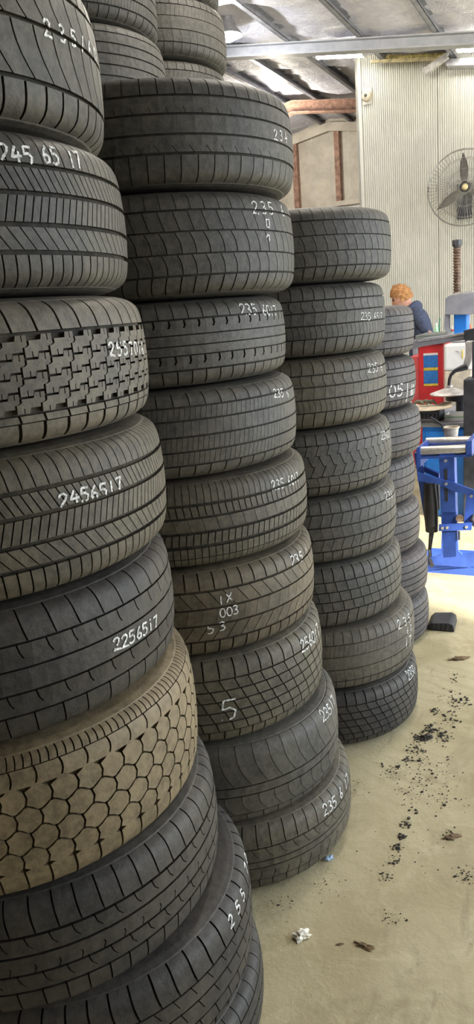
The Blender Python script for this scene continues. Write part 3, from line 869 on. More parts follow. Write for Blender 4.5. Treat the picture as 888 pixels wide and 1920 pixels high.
listD = [
    (.518, 3.461, .345, P_ribbed, 56, .006, 'tyre on top of the far stack, just in front of the worker', VI, .7, None),
    (.522, 3.461, .345, P_ribbed, 56, .006, 'tyre with big chalked 05 beside the red cabinet, far stack', VI, .5, 'D1'),
    (.539, 3.458, .347, P_ribbed, 54, .005, 'tyre third from top of the far stack, beside the blue machine base', VI, .6, None),
    (.512, 3.462, .345, P_slantrib, 54, .005, 'tyre in the middle of the far stack, set back to the side', VI, .6, None),
    (.530, 3.460, .345, P_finesipe, 50, .005, 'tyre third from floor in the far stack, fine sipes', VI, .7, None),
    (.562, 3.455, .347, P_bands, 52, .006, 'banded tyre second from floor in the far stack', VI, .7, None),
    (.566, 3.454, .345, P_bands, 52, .006, 'banded tyre on the floor at the base of the far stack', VI, .6, None),
]
for i, (cx, cy, R, pf, N, dp, lab, col, am, tx) in enumerate(listD):
    make_tyre(cx, cy, zD[i + 1], zD[i], R, pf, N, dp, lab, S4, col[0], col[1], am, TX.get(tx), seg=96)
# two tall stacks behind the second stack
def copy_tyre(src, x, y, z, rz, label, group):
    o = src.copy(); COL.objects.link(o); o.location = (x, y, z); o.rotation_euler = (0, 0, rz)
    o['label'] = label; o['group'] = group
    for c in src.children:
        d = c.copy(); COL.objects.link(d); d.parent = o
    return o
SE, SF = 'tyres of the tall stack behind', 'tyres of the tallest rear stack'
zE = [.2327 * k for k in range(13)]
e11 = make_tyre(-.500, 3.111, zE[10], zE[11], .368, P_bands, 56, .006, 'ribbed tyre seen just above the pale-rimmed top tyre of second stack', SE, GN[0], GN[1], .4, None, seg=96)
make_tyre(-.506, 3.111, zE[11], zE[12], .362, P_finesipe, 56, .005, 'upper tyre of the tall rear stack, between closest stack and tallest stack', SE, GN[0], GN[1], .4, None, seg=96)
f12 = make_tyre(-.257, 3.841, .2405 * 12, .2405 * 13, .366, P_sawtooth, 60, .003, 'bluish smooth tyre beside the lit lamp, top of tallest rear stack', SF, GN[0], GN[1], .3, None, seg=96)
copy_tyre(e11, -.498, 3.118, .2327 * 12.5, 1.3, 'topmost tyre of the tall rear stack, cut off by the upper picture edge', SE)
copy_tyre(f12, -.262, 3.843, .2405 * 13.5, 1.1, 'tyre above the bluish smooth one, cut off by the upper picture edge', SF)
for k in range(10):
    copy_tyre(e11, -.500 + .012 * math.sin(k * 2.1), 3.111 + .01 * math.cos(k * 1.7), .2327 * (k + .5), k * .7, 'plain tyre hidden in the tall rear stack behind the second stack', SE)
for k in range(12):
    copy_tyre(f12, -.250 + .012 * math.sin(k * 1.9), 3.841 + .01 * math.cos(k * 1.3), .2405 * (k + .5), k * .9, 'plain tyre lower in the tallest rear stack behind the third stack', SF)

# ------------------------------------------------------------------ lamps and things under the roof
def lathe_obj(name, prof, mat, parent, n=28, loc=None, smooth=True):
    bm = bmesh.new(); add_lathe(bm, prof, n)
    return from_bm(name, bm, mat, parent, smooth, loc)
p = at(428, 66, 8.2)
lamp = thing('high_bay_lamp', 'lit high-bay lamp hanging on a cord under the foil roof', 'lamp', Vector(p))
lathe_obj('reflector', [(.05, .14), (.075, .13), (.10, .06), (.15, .0), (.155, -.01), (.150, -.012), (.095, .055), (.06, .12)], M['alu'], lamp)
lathe_obj('bulb', [(0, .10), (.04, .09), (.075, .03), (.10, .0), (.09, -.03), (.05, -.055), (0, -.06)], M['lamp'], lamp)
lathe_obj('ballast', [(0, .22), (.045, .22), (.05, .21), (.05, .14), (0, .14)], M['alu'], lamp)
ll = bpy.data.objects.new('lamp_light', bpy.data.lights.new('lamp_light', 'POINT')); COL.objects.link(ll); ll.parent = lamp
ll.location = (0, 0, -.12); ll.data.energy = 18; ll.data.shadow_soft_size = .06; ll.data.color = (.95, .97, 1.0)
zr = z_foil(-3.8) - p[2]
bm = bmesh.new(); add_tube(bm, [(0, 0, .21), (.004, 0, .3), (0, 0, zr - .03)], .006, 8); from_bm('cord', bm, M['dark'], lamp)
def batten(v0, v1, u, label, drop=.105):
    """twin-tube fluorescent batten fixed under the foil"""
    a, b_ = W(u, v0, z_foil(v0) - drop), W(u, v1, z_foil(v1) - drop)
    t = thing('tube_light', label, 'lamp', (a + b_) / 2)
    d = (b_ - a); d0 = d.normalized(); c = (a + b_) / 2
    up = Vector((0, 0, 1)); side = Vector(U)
    bm = bmesh.new(); h = d / 2
    add_prism(bm, [-h - side * .05 + up * .04, -h + side * .05 + up * .04, -h + side * .04, -h - side * .04], d); from_bm('housing', bm, M['white'], t)
    for s_ in (-1, 1):
        bm = bmesh.new(); add_tube(bm, [-h * .97 + side * .03 * s_ - up * .018, h * .97 + side * .03 * s_ - up * .018], .014, 10); from_bm('lit_tube', bm, M['tube'], t)
    for s_ in (-1, 1):
        bm = bmesh.new(); q = h * .985 * s_
        add_prism(bm, [q - d0 * .012 - side * .05 - up * .035, q - d0 * .012 + side * .05 - up * .035, q - d0 * .012 + side * .05, q - d0 * .012 - side * .05], d0 * .024); from_bm('end_cap', bm, M['white'], t)
    return t
batten(-3.30, -2.70, 9.55, 'lit tube light above the upper corner of the ribbed wall')
batten(-1.66, -1.05, 9.55, 'lit tube light above the wall fan, at the frame edge')
# insulation stuffed along the wall head between the two lights
bm = bmesh.new(); r = random.Random(5)
for i in range(26):
    v = -2.53 + i * .0265; q = bmesh.ops.create_icosphere(bm, subdivisions=2, radius=1)
    sx, sy, sz = r.uniform(.035, .05), r.uniform(.05, .08), r.uniform(.035, .055)
    for vt in q['verts']:
        k = 1 + .18 * math.sin(vt.co.x * 5 + i) * math.cos(vt.co.y * 6 + i * 2)
        vt.co = Vector((v + vt.co.x * sx * k, 9.92 + vt.co.y * sy * k * .6, z_foil(v) - .08 + vt.co.z * sz * k * .8))
o = from_bm('insulation_roll', bm, M['wool'], None, True, rot=(0, 0, ROT)); setp(o, 'yellow insulation wool stuffed along the top of the ribbed wall', 'insulation')
bm = bmesh.new()
add_prism(bm, [(-2.70, 9.82, z_foil(-2.70) - .142), (-1.84, 9.82, z_foil(-1.84) - .142), (-1.84, 9.82, z_foil(-1.84) - .112), (-2.70, 9.82, z_foil(-2.70) - .112)], (0, .03, 0))
o = from_bm('timber_batten', bm, plain('pale_timber', (.70, .60, .36), .8, 0, .2, 12), None, rot=(0, 0, ROT)); setp(o, 'thin pale batten under the yellow insulation at the wall head', 'batten')
# loose end of a cable tray dropping from the roof
a, b_ = at(838, 103, 9.7), at(796, 133, 9.7)
bm = bmesh.new(); d = Vector(b_ - a); n = Vector(U)
s_ = d.cross(n).normalized() * .034
add_prism(bm, [Vector(a) - s_, Vector(a) + s_, Vector(a) + s_ + n * .05, Vector(a) - s_ + n * .05], d)
add_prism(bm, [Vector(b_) - s_ * 1.2 - n * .01, Vector(b_) + s_ * 1.2 - n * .01, Vector(b_) + s_ * 1.2 + n * .06, Vector(b_) - s_ * 1.2 + n * .06], d.normalized() * .02)
q0 = Vector(a); q1 = W(9.75, uvz(a)[1], z_foil(uvz(a)[1]) - .04)
add_tube(bm, [q0 + n * .02, q1], .012, 8)
o = from_bm('sloping_duct', bm, M['pale_steel']); setp(o, 'short pale metal duct hanging at a slant above the fan', 'duct')
a, b_ = at(836, 117, 9.8), at(900, 114, 9.8)
bm = bmesh.new(); add_prism(bm, [Vector(a) - Vector((0, 0, .035)), Vector(a) + Vector((0, 0, .035)), Vector(a) + Vector((0, 0, .035)) + n * .19, Vector(a) - Vector((0, 0, .035)) + n * .19], Vector(b_ - a) * 3)
o = from_bm('cable_tray', bm, M['alu']); setp(o, 'grey cable tray running along the ribbed wall near the roof', 'tray')
# alarm sounder on the wall
uu, vv, zz = uvz(at(688, 181, PU - .01))
t = thing('alarm_sounder', 'small round cream alarm sounder high on the ribbed wall', 'alarm', W(PU - .006, vv, zz), ROT)
def lathe_y(name, prof, mat, parent, n=24):
    bm = bmesh.new(); add_lathe(bm, prof, n); bmesh.ops.rotate(bm, verts=bm.verts, cent=(0, 0, 0), matrix=Matrix.Rotation(math.pi / 2, 3, 'X'))
    return from_bm(name, bm, mat, parent, True)
lathe_y('housing', [(0, .075), (.03, .075), (.055, .06), (.065, .03), (.065, 0), (0, 0)], M['beige'], t)
lathe_y('grille', [(0, .082), (.016, .08), (.02, .074), (0, .074)], M['dark'], t)
bm = bmesh.new(); add_box(bm, (-.06, -.012, -.09), (.06, 0, .09)); from_bm('back_plate', bm, M['wall'], t)

# wall fan
uu, vv, zz = uvz(at(871, 352, 9.55))
fan = thing('wall_fan', 'round industrial wall fan with three dark blades and wire guard on ribbed wall', 'fan', W(9.55, vv, zz), ROT + math.radians(10))
RF = .415
def wire_ring(bm, R, y, r, n=48):
    path = [(R * math.cos(k * 2 * math.pi / n), y, R * math.sin(k * 2 * math.pi / n)) for k in range(n + 1)]
    add_tube(bm, path, r, 6, False)
bm = bmesh.new(); wire_ring(bm, RF, 0, .010); from_bm('guard_rim', bm, M['wire'], fan, True)
bm = bmesh.new()
for k in range(64):
    a = k * 2 * math.pi / 64
    for sg, dp in ((-1, .085), (1, .08)):
        add_tube(bm, [(.06 * math.cos(a), sg * dp, .06 * math.sin(a)), (.28 * math.cos(a), sg * dp * .85, .28 * math.sin(a)), (RF * math.cos(a), 0, RF * math.sin(a))], .0016, 4, False)
for R in (.07, .2, .32):
    for sg in (-1, 1): wire_ring(bm, R, sg * (.085 if R < .1 else .082 - .03 * max(0, R - .1) / .2), .0025, 40)
from_bm('wire_guard', bm, M['wire'], fan, True)
for k in range(3):
    a = math.radians(93 + 120 * k)
    bm = bmesh.new(); n = 12; top = []
    ca, sa = math.cos(a), math.sin(a)
    L_, R_ = [], []
    for i in range(n + 1):
        q = i / n; rad = .05 + q * .325; w = .028 + .028 * math.sin(math.pi * min(1, q * 1.08)) - .02 * q ** 3
        tw = math.radians(34 - 16 * q)
        for lst, sgn in ((L_, -1), (R_, 1)):
            lx, ly = sgn * w * math.cos(tw), sgn * w * math.sin(tw)
            lst.append(Vector((rad * ca - lx * sa, ly, rad * sa + lx * ca)))
    for off in (0,):
        vs = [[bm.verts.new(x) for x in L_], [bm.verts.new(x) for x in R_]]
        vb = [[bm.verts.new(x + Vector((0, .006, 0))) for x in L_], [bm.verts.new(x + Vector((0, .006, 0))) for x in R_]]
        for i in range(n):
            bm.faces.new((vs[0][i], vs[0][i + 1], vs[1][i + 1], vs[1][i])); bm.faces.new((vb[0][i], vb[1][i], vb[1][i + 1], vb[0][i + 1]))
            bm.faces.new((vs[0][i], vb[0][i], vb[0][i + 1], vs[0][i + 1])); bm.faces.new((vs[1][i], vs[1][i + 1], vb[1][i + 1], vb[1][i]))
        bm.faces.new((vs[0][n], vb[0][n], vb[1][n], vs[1][n])); bm.faces.new((vs[0][0], vs[1][0], vb[1][0], vb[0][0]))
    from_bm('blade', bm, M['fanblade'], fan, True)
lathe_y('hub', [(0, .06), (.045, .055), (.055, .03), (.055, -.04), (0, -.04)], M['fanblade'], fan)
lathe_y('motor', [(0, -.05), (.06, -.05), (.075, -.07), (.075, -.20), (.06, -.23), (0, -.23)], M['dark'], fan)
bm = bmesh.new(); bmesh.ops.create_uvsphere(bm, u_segments=14, v_segments=8, radius=.034)
for v_ in bm.verts: v_.co = Vector((v_.co.x, v_.co.y * .35 - .09, v_.co.z))
from_bm('badge', bm, M['brass'], fan, True)
bm = bmesh.new(); add_box(bm, (-.04, .2, -.25), (.04, .26, .05)); add_box(bm, (-.09, .42, -.30), (.09, .44, .10)); add_box(bm, (-.03, .24, -.22), (.03, .44, -.16))
from_bm('wall_bracket', bm, M['dark'], fan)

# ------------------------------------------------------------------ workshop machines
def Pz(px, py, D): return Vector(at(px, py, D))
def prism_px(name, pts, D, thick, mat, parent, bevel=0):
    """outline on the plane u = D, extruded away from the viewer by its own thickness (metres)"""
    bm = bmesh.new(); o0 = parent.matrix_world.translation if parent else Vector((0, 0, 0))
    o0 = Vector(parent.location) if parent else o0
    add_prism(bm, [Pz(x, y, D) - o0 for x, y in pts], Vector(U) * thick)
    return from_bm(name, bm, mat, parent, False, bevel=bevel)
def tube_px(name, pts, r, mat, parent, n=12):
    bm = bmesh.new(); o0 = Vector(parent.location)
    add_tube(bm, [Pz(*q) - o0 for q in pts], r, n); return from_bm(name, bm, mat, parent, True)
# --- blue tyre spreader stand
DS = 4.2
c0 = Pz(838, 1070, DS); c0.z = 0
st = thing('tyre_spreader_stand', 'blue steel tyre spreader stand with two bare metal rollers on a flanged post', 'machine', c0)
prism_px('post', [(822, 850), (851, 848), (856, 1045), (829, 1047)], DS, .07, M['blue'], st, .004)
bm = bmesh.new(); o0 = c0
foot = [Pz(x, y, DS) - o0 for x, y in [(789, 1073), (800, 1048), (826, 1040), (829, 960), (855, 960), (858, 1032), (866, 1040), (905, 1034), (915, 1072), (885, 1062), (872, 1066)]]
for q in foot[:1] + foot[-3:]: q.z = max(q.z, .0)
add_prism(bm, foot, Vector(U) * .012); from_bm('gusset', bm, M['blue'], st)
bm = bmesh.new()
for a_, b_ in (((-.20, -.10), (.22, .0)),):
    pass
cu, cv, _ = uvz(c0)
def loc_uv(v, u, z): return W(cu + u, cv + v, z) - c0
add_prism(bm, [loc_uv(-.19, 0, .0), loc_uv(.26, 0, .0), loc_uv(.26, 0, .012), loc_uv(-.19, 0, .012)], Vector(U) * .42)
add_prism(bm, [loc_uv(-.19, 0, .012), loc_uv(.26, 0, .012), loc_uv(.26, 0, .05), loc_uv(-.19, 0, .05)], Vector(U) * .012)
from_bm('base_plate', bm, M['blue'], st)
prism_px('arm', [(776, 850), (788, 848), (797, 905), (806, 985), (797, 985), (784, 905)], DS + .05, .03, M['blue'], st)
prism_px('arm', [(874, 925), (892, 918), (890, 985), (868, 988)], DS + .05, .03, M['blue'], st)
prism_px('brace', [(781, 886), (822, 897), (850, 905), (895, 922), (895, 934), (870, 926), (850, 922), (822, 908), (783, 902)], DS - .012, .012, M['blue'], st)
prism_px('brace', [(788, 873), (822, 888), (822, 897), (788, 882)], DS + .06, .03, M['blue'], st)
prism_px('tray', [(786, 857), (884, 852), (884, 856), (786, 861)], DS - .01, .46, M['blue'], st)
prism_px('side_plate', [(873, 828), (884, 826), (884, 856), (873, 858)], DS - .01, .32, M['blue'], st)
prism_px('side_plate', [(780, 840), (787, 838), (788, 875), (781, 878)], DS - .01, .32, M['blue'], st)
prism_px('lower_plate', [(822, 984), (884, 981), (883, 994), (822, 996)], DS - .014, .014, M['blue'], st)
for (x0, y0, x1, y1, D) in ((786, 846, 874, 842, DS + .02), (798, 829, 883, 826, DS + .24)):
    a, b_ = Pz(x0, y0, D) - c0, Pz(x1, y1, D) - c0; d = (b_ - a)
    bm = bmesh.new(); rr = .027
    add_tube(bm, [a, a + d * .012, a + d * .03, b_ - d * .03, b_ - d * .012, b_], [rr * .8, rr * .96, rr, rr, rr * .96, rr * .8], 20)
    ro = from_bm('roller', bm, M['steel'], st, True)
    for e, s_ in ((a, -1), (b_, 1)):
        bm = bmesh.new(); add_tube(bm, [e - d * .01 * s_, e + d * .035 * s_], .010, 10); from_bm('axle', bm, M['dark'], ro, True)
for (x, y) in ((836, 907), (838, 989), (829, 990), (874, 988), (883, 930), (835, 864)):
    a = Pz(x, y, DS - .013) - c0; bm = bmesh.new(); add_tube(bm, [a, a - Vector(U) * .008], .009, 6); from_bm('bolt', bm, M['steel'], st)
prism_px('slot_insert', [(832, 880), (838, 880), (839, 940), (834, 940)], DS - .003, .006, M['dark'], st)
# air cylinder hanging between the arms
tube_px('air_cylinder', [(805, 905, DS + .05), (807, 950, DS + .05), (809, 996, DS + .05)], [.034, .042, .036], M['black'], st, 14)
tube_px('valve_block', [(817, 908, DS + .12), (821, 955, DS + .12)], [.022, .012], M['black'], st, 8)
tube_px('cylinder_rod', [(809, 994, DS + .05), (805, 1030, DS + .05), (807, 1056, DS + .04)], [.016, .010, .012], M['black'], st, 10)
tube_px('foot_pedal', [(804, 1045, DS + .03), (809, 1060, DS - .05)], [.012, .014], M['black'], st, 8)
tube_px('pivot_pin', [(861, 972, DS - .01), (861, 971, DS + .10)], [.021, .021], M['brownsteel'], st, 14)
tube_px('hose_end', [(889, 985, DS), (884, 976, DS + .03), (888, 965, DS + .06)], .012, M['black'], st, 8)
tube_px('drain_hose', [(860, 996, DS - .005), (860, 1012, DS - .005)], .006, M['black'], st, 6)

# bucket standing on the stand's tray, behind the rollers
a = Pz(846, 838, DS + .40); zt = float((Pz(835, 856, DS).z)) + .012
bk = thing('bucket', 'small beige bucket standing behind the metal rollers of the blue stand', 'bucket', W(DS + .385, uvz(a)[1], zt - .002))
lathe_obj('pail', [(.0, 0), (.032, 0), (.036, .01), (.045, .085), (.050, .088), (.050, .095), (.044, .095), (.042, .08), (.032, .02), (0, .015)], M['beige'], bk)
bm = bmesh.new(); add_tube(bm, [(.047 * math.cos(t_), .047 * math.sin(t_), .085 - .03 * math.sin(t_)) for t_ in np.linspace(0, math.pi, 12)], .002, 6); from_bm('handle', bm, M['steel'], bk, True)
bm = bmesh.new(); add_tube(bm, [(-.02, 0, .02), (-.055, .01, .115), (-.12, .02, .16)], [.006, .007, .006], 8); o = from_bm('brush', bm, M['black'], None, True, loc=bk.location); setp(o, 'black brush handle leaning out of the beige bucket', 'brush')

# --- tyre changer
DT = 5.9
c1 = Pz(862, 900, DT); c1.z = 0
tc = thing('tyre_changer', 'blue tyre changing machine with dark swing arm, press disc and black control tower', 'machine', c1)
def zat(px, py, D): return float(at(px, py, D)[2])
def vat(px, py, D): return uvz(at(px, py, D))[1]
def box_tc(name, v0, v1, u0, u1, z0, z1, mat, bevel=.006, parent=None, root=None):
    root = root or tc; o0 = Vector(root.location)
    bm = bmesh.new(); add_prism(bm, [W(u0, v0, z0) - o0, W(u0, v1, z0) - o0, W(u0, v1, z1) - o0, W(u0, v0, z1) - o0], Vector(U) * (u1 - u0))
    return from_bm(name, bm, mat, parent or root, False, bevel=bevel)
vL, vR = vat(790, 810, DT - .5), vat(900, 810, DT - .5)
zt1 = zat(830, 800, DT - .5)
cab = box_tc('base_cabinet', vL, vR + .25, DT - .5, DT + .35, 0.0, zt1, M['blue_light'], .02)
box_tc('cabinet_top', vL - .015, vR + .26, DT - .52, DT + .36, zt1 - .001, zt1 + .03, M['grey'], .005)
box_tc('front_panel', vL + .03, vR + .2, DT - .506, DT - .499, .1, zt1 - .03, M['blue_light'], .003)
# --- column machine behind the white cabinet
DM = 6.95
c2 = Pz(864, 700, DM); c2.z = 0
cm = thing('screw_press', 'blue press with grey head and tall upright screw, behind the white cabinet', 'machine', c2)
vc = vat(864, 600, DM); hwc = (vat(876, 600, DM) - vat(852, 600, DM)) / 2
box_tc('post', vc - hwc, vc + hwc, DM - .05, DM + .12, .012, zat(860, 580, DM), M['blue_light'], .01, root=cm)
box_tc('floor_plate', vc - .09, vc + .2, DM - .04, DM + .3, 0, .014, M['blue_light'], .003, root=cm)
prism_px('head', [(834, 560), (842, 554), (884, 548), (905, 546), (905, 588), (870, 590), (833, 590)], DM - .12, .30, M['grey'], cm, .006)
prism_px('head_cap', [(842, 555), (852, 549), (884, 545), (884, 549), (842, 556)], DM - .11, .28, M['pale_steel'], cm)
prism_px('guide_bar', [(833, 588), (842, 588), (841, 616), (846, 622), (838, 624), (832, 618)], DM - .05, .05, M['grey'], cm)
va = vat(855, 500, DM); z0s, z1s = zat(858, 553, DM), zat(855, 450, DM)
ctr = W(DM, va + .006, 0) - c2
bm = bmesh.new(); prof = []
nr = 17; zz = z0s - .01; st_ = (z1s - .06 - zz) / nr
for k in range(nr): prof += [(.026, zz + st_ * k), (.035, zz + st_ * (k + .25)), (.035, zz + st_ * (k + .6)), (.026, zz + st_ * (k + .85))]
prof = [(0, zz)] + prof + [(.026, z1s - .06), (0, z1s - .06)]
add_lathe(bm, prof, 18, (ctr.x, ctr.y, 0)); from_bm('screw', bm, M['brownsteel'], cm, True)
bm = bmesh.new(); add_lathe(bm, [(0, z1s - .062), (.034, z1s - .06), (.042, z1s - .042), (.042, z1s), (0, z1s)], 8, (ctr.x, ctr.y, 0)); from_bm('screw_cap', bm, M['dark'], cm)
prism_px('tower_post', [(884, 640), (910, 640), (910, 720), (884, 720)], DT - .50, .06, M['dark'], tc, .004)
# swing arm: a flat dark beam with a lighter lip
prism_px('swing_arm', [(772, 640), (790, 635), (850, 627), (905, 617), (905, 634), (852, 640), (790, 650), (772, 656)], DT - .12, .12, M['grey'], tc, .004)
prism_px('arm_lip', [(783, 639), (905, 620), (905, 622), (783, 641)], DT - .128, .14, M['pale_steel'], tc)
prism_px('arm_joint', [(868, 620), (905, 612), (905, 650), (872, 648)], DT - .18, .1, M['dark'], tc, .004)
prism_px('jaw', [(872, 640), (886, 640), (884, 676), (876, 694), (866, 690), (872, 665)], DT - .30, .08, M['pale_steel'], tc, .006)
tube_px('bent_pipe', [(876, 686, DT - .3), (866, 690, DT - .3), (853, 695, DT - .3), (845, 703, DT - .3), (842, 712, DT - .3), (841, 724, DT - .3)], [.022, .024, .015, .0125, .012, .012], M['dark'], tc, 10)
q = Pz(842, 738, DT - .3) - c1
bm = bmesh.new(); add_lathe(bm, [(0, .062), (.022, .060), (.024, .05), (.02, .045), (.05, .036), (.135, .006), (.14, 0), (.135, -.006), (0, -.008)], 30, tuple(q)); from_bm('press_disc', bm, M['pale_steel'], tc, True)
q2 = q - Vector((0, 0, .05)) + Vector(V) * .06 + Vector(U) * .18
bm = bmesh.new(); add_lathe(bm, [(0, .03), (.11, .03), (.12, .02), (.12, -.02), (0, -.025)], 24, tuple(q2)); from_bm('turntable', bm, M['dark'], tc, True)
zq = (c1 + q2).z - .02
bm = bmesh.new(); add_lathe(bm, [(0, zt1 + .02), (.07, zt1 + .02), (.045, zt1 + .06), (.045, zq), (0, zq)], 16, (q2.x, q2.y, 0)); from_bm('turntable_shaft', bm, M['dark'], tc, True)
vb = vat(868, 760, DT - .62)
box_tc('control_tower', vb, vb + .2, DT - .62, DT - .42, 0, zat(868, 712, DT - .62), M['dark'], .008)
tube_px('pedal_lever', [(786, 789, DT - .55), (808, 789, DT - .55), (824, 793, DT - .55), (834, 801, DT - .55), (840, 806, DT - .55)], [.012, .013, .012, .012, .011], M['black'], tc, 8)
# crate with a sheet of cardboard on the machine's top
vk0, vk1 = vat(786, 778, DT - .3), vat(832, 778, DT - .3)
zk1 = zat(810, 764, DT - .3)
ck = W(DT - .385, (vk0 + vk1) / 2, zt1 + .032)
cr = thing('crate', 'dark plastic crate under a cardboard sheet on the tyre changer', 'crate', ck, ROT)
hw_ = (vk1 - vk0) / 2; hh = zk1 - zt1 - .032
bm = bmesh.new()
for x0, x1, y0, y1 in ((-hw_, hw_, -.11, -.10), (-hw_, hw_, .10, .11), (-hw_, -hw_ + .01, -.11, .11), (hw_ - .01, hw_, -.11, .11)): add_box(bm, (x0, y0, 0), (x1, y1, hh))
add_box(bm, (-hw_, -.11, 0), (hw_, .11, .01)); from_bm('shell', bm, M['black'], cr)
for k in range(6):
    bm = bmesh.new(); x = -hw_ + hw_ * 2 * (k + .5) / 6; add_box(bm, (x - .006, -.117, .01), (x + .006, -.1095, hh - .01)); from_bm('rib', bm, M['dark'], cr)
bm = bmesh.new(); add_box(bm, (-hw_ - .008, -.12, hh - .016), (hw_ + .008, -.109, hh)); from_bm('rim', bm, M['dark'], cr)
cs_ = thing('cardboard_sheet', 'bent sheet of cardboard lying over the dark crate', 'cardboard', ck + Vector((0, 0, hh)), ROT)
bm = bmesh.new(); nx, ny = 12, 8; gv = {}
for lay in (0, 1):
    for i in range(nx + 1):
        for j in range(ny + 1):
            x = -.17 + .36 * i / nx; y = -.14 + .24 * j / ny
            z = .010 + .022 * max(0, x / .18) ** 2 + .006 * math.sin(i * 1.3 + j) * (j / ny) + .012 * (j / ny) + .005 * lay + .004
            z = max(z, .009 + .005 * lay)
            gv[lay, i, j] = bm.verts.new((x * (1 - .25 * j / ny), y, z - .008))
for i in range(nx):
    for j in range(ny):
        bm.faces.new((gv[1, i, j], gv[1, i + 1, j], gv[1, i + 1, j + 1], gv[1, i, j + 1])); bm.faces.new((gv[0, i, j], gv[0, i, j + 1], gv[0, i + 1, j + 1], gv[0, i + 1, j]))
for i in range(nx):
    for j in (0, ny): bm.faces.new((gv[0, i, j], gv[0, i + 1, j], gv[1, i + 1, j], gv[1, i, j]))
for j in range(ny):
    for i in (0, nx): bm.faces.new((gv[0, i, j], gv[0, i, j + 1], gv[1, i, j + 1], gv[1, i, j]))
from_bm('sheet', bm, M['card'], cs_, True)
r = random.Random(3)
bm = bmesh.new()
for k in range(3):
    q = Vector((-.08 + .045 * k, r.uniform(-.02, .05), .018))
    add_tube(bm, [q + Vector((-.03, 0, 0)), q + Vector((-.01, .01, .02)), q + Vector((.02, .0, .026)), q + Vector((.05, -.01, .004))], [.008, .012, .012, .007], 8)
o = from_bm('rag', bm, plain('greenish_rag', (.22, .23, .17), .95, 0, .3, 40), None, True, loc=ck + Vector((0, .02, hh + .014)), rot=(0, 0, ROT)); setp(o, 'grey-green rag crumpled on the cardboard sheet', 'rag')
# paper and tools on the cabinet top beside the crate
bm = bmesh.new(); z = zt1 + .031
vv0 = vk1 + .03
for k, (dv, du, w, h, ht) in enumerate(((.0, -.25, .16, .10, .022), (.01, -.05, .15, .12, .05))):
    pass
t = thing('parts_tray', 'pale tray with a green stripe on the tyre changer top', 'tray', W(DT - .37, vk1 + .10, z + .002), ROT)
bm = bmesh.new(); add_box(bm, (-.07, -.08, 0), (.07, .08, .012)); add_box(bm, (-.07, -.08, .012), (.07, -.072, .045)); add_box(bm, (-.07, .072, .012), (.07, .08, .045)); add_box(bm, (-.07, -.08, .012), (-.062, .08, .045)); add_box(bm, (.062, -.08, .012), (.07, .08, .045)); from_bm('pan', bm, M['white'], t)
bm = bmesh.new(); add_box(bm, (-.07, -.083, .026), (.07, -.0802, .034)); from_bm('stripe', bm, M['palegreen'], t)
t = thing('paper_bundle', 'crumpled brown paper beside the pale tray on the tyre changer', 'paper', W(DT - .35, vk1 + .245, z + .002), ROT)
bm = bmesh.new(); bmesh.ops.create_icosphere(bm, subdivisions=3, radius=1)
for v_ in bm.verts:
    k = 1 + .22 * math.sin(v_.co.x * 7 + 1) * math.cos(v_.co.y * 6) + .12 * math.sin(v_.co.z * 13 + v_.co.x * 9)
    v_.co = Vector((v_.co.x * .055 * k, v_.co.y * .05 * k, max(0, .045 + v_.co.z * .05 * k)))
from_bm('bundle', bm, M['card'], t, False)

# --- red cabinet with printed panels, white cabinet beside it
DC = 7.0
def cab_box(root, name, pts, D, thick, mat, bevel=.006):
    return prism_px(name, pts, D, thick, mat, root, bevel)
zr1 = zat(808, 645, DC)
v0r, v1r = vat(784, 690, DC), vat(831, 690, DC)
rc = thing('red_cabinet', 'red workshop cabinet with blue and yellow printed panels behind the far stack', 'cabinet', W(DC, (v0r + v1r) / 2, 0), ROT)
w2 = (v1r - v0r) / 2
bm = bmesh.new(); add_box(bm, (-w2, 0, 0.03), (w2, .42, zr1)); from_bm('body', bm, M['red'], rc, bevel=.012)
bm = bmesh.new(); add_box(bm, (-w2 - .075, .02, .03), (-w2 - .001, .40, zr1 - .10)); from_bm('side_locker', bm, M['redlight'], rc, bevel=.012)
bm = bmesh.new(); add_box(bm, (-w2 - .02, -.02, zr1), (w2 + .02, .44, zr1 + .085)); from_bm('steel_top', bm, plain('grey_green_steel', (.20, .22, .21), .5, .1, .12, 10), rc, bevel=.004)
bm = bmesh.new(); add_box(bm, (-w2 + .02, .02, 0), (w2 - .02, .40, .03)); from_bm('plinth', bm, M['dark'], rc)
zz = lambda y: zat(808, y, DC)
for nm, y0, y1, mt in (('white_strip', 666, 662, 'white'), ('blue_panel', 689, 666.3, 'label_blue'), ('yellow_strip', 694.5, 689.3, 'label_yellow'), ('blue_panel', 719, 695, 'label_blue'), ('yellow_strip', 723.5, 719.3, 'label_yellow')):
    bm = bmesh.new(); add_box(bm, (-w2 * .58, -.004, zz(y0)), (w2 * .56, .002, zz(y1))); from_bm(nm, bm, M[mt], rc)
DW = 6.42
v0w, v1w = vat(831.5, 690, DW), vat(884, 690, DW)
zw1 = zat(850, 645, DW)
wc = thing('white_cabinet', 'white enamel cabinet beside the red cabinet, with a small yellow label', 'cabinet', W(DW, (v0w + v1w) / 2, 0), ROT)
w2 = (v1w - v0w) / 2
bm = bmesh.new(); add_box(bm, (-w2, 0, zat(850, 695, DW)), (w2, .36, zw1)); from_bm('body', bm, M['white'], wc, bevel=.02)
bm = bmesh.new(); add_box(bm, (-w2 + .004, .004, 0), (w2 - .004, .35, zat(850, 695.5, DW))); from_bm('lower_body', bm, M['beige'], wc, bevel=.01)
bm = bmesh.new(); add_box(bm, (w2 * .30, -.004, zat(866, 672, DW)), (w2 * .38, .002, zat(866, 656, DW))); from_bm('yellow_label', bm, M['label_yellow'], wc)
bm = bmesh.new(); add_box(bm, (-w2 * .1, -.012, zat(850, 660, DW)), (w2 * .1, .001, zat(850, 658, DW))); from_bm('handle', bm, M['pale_steel'], wc)
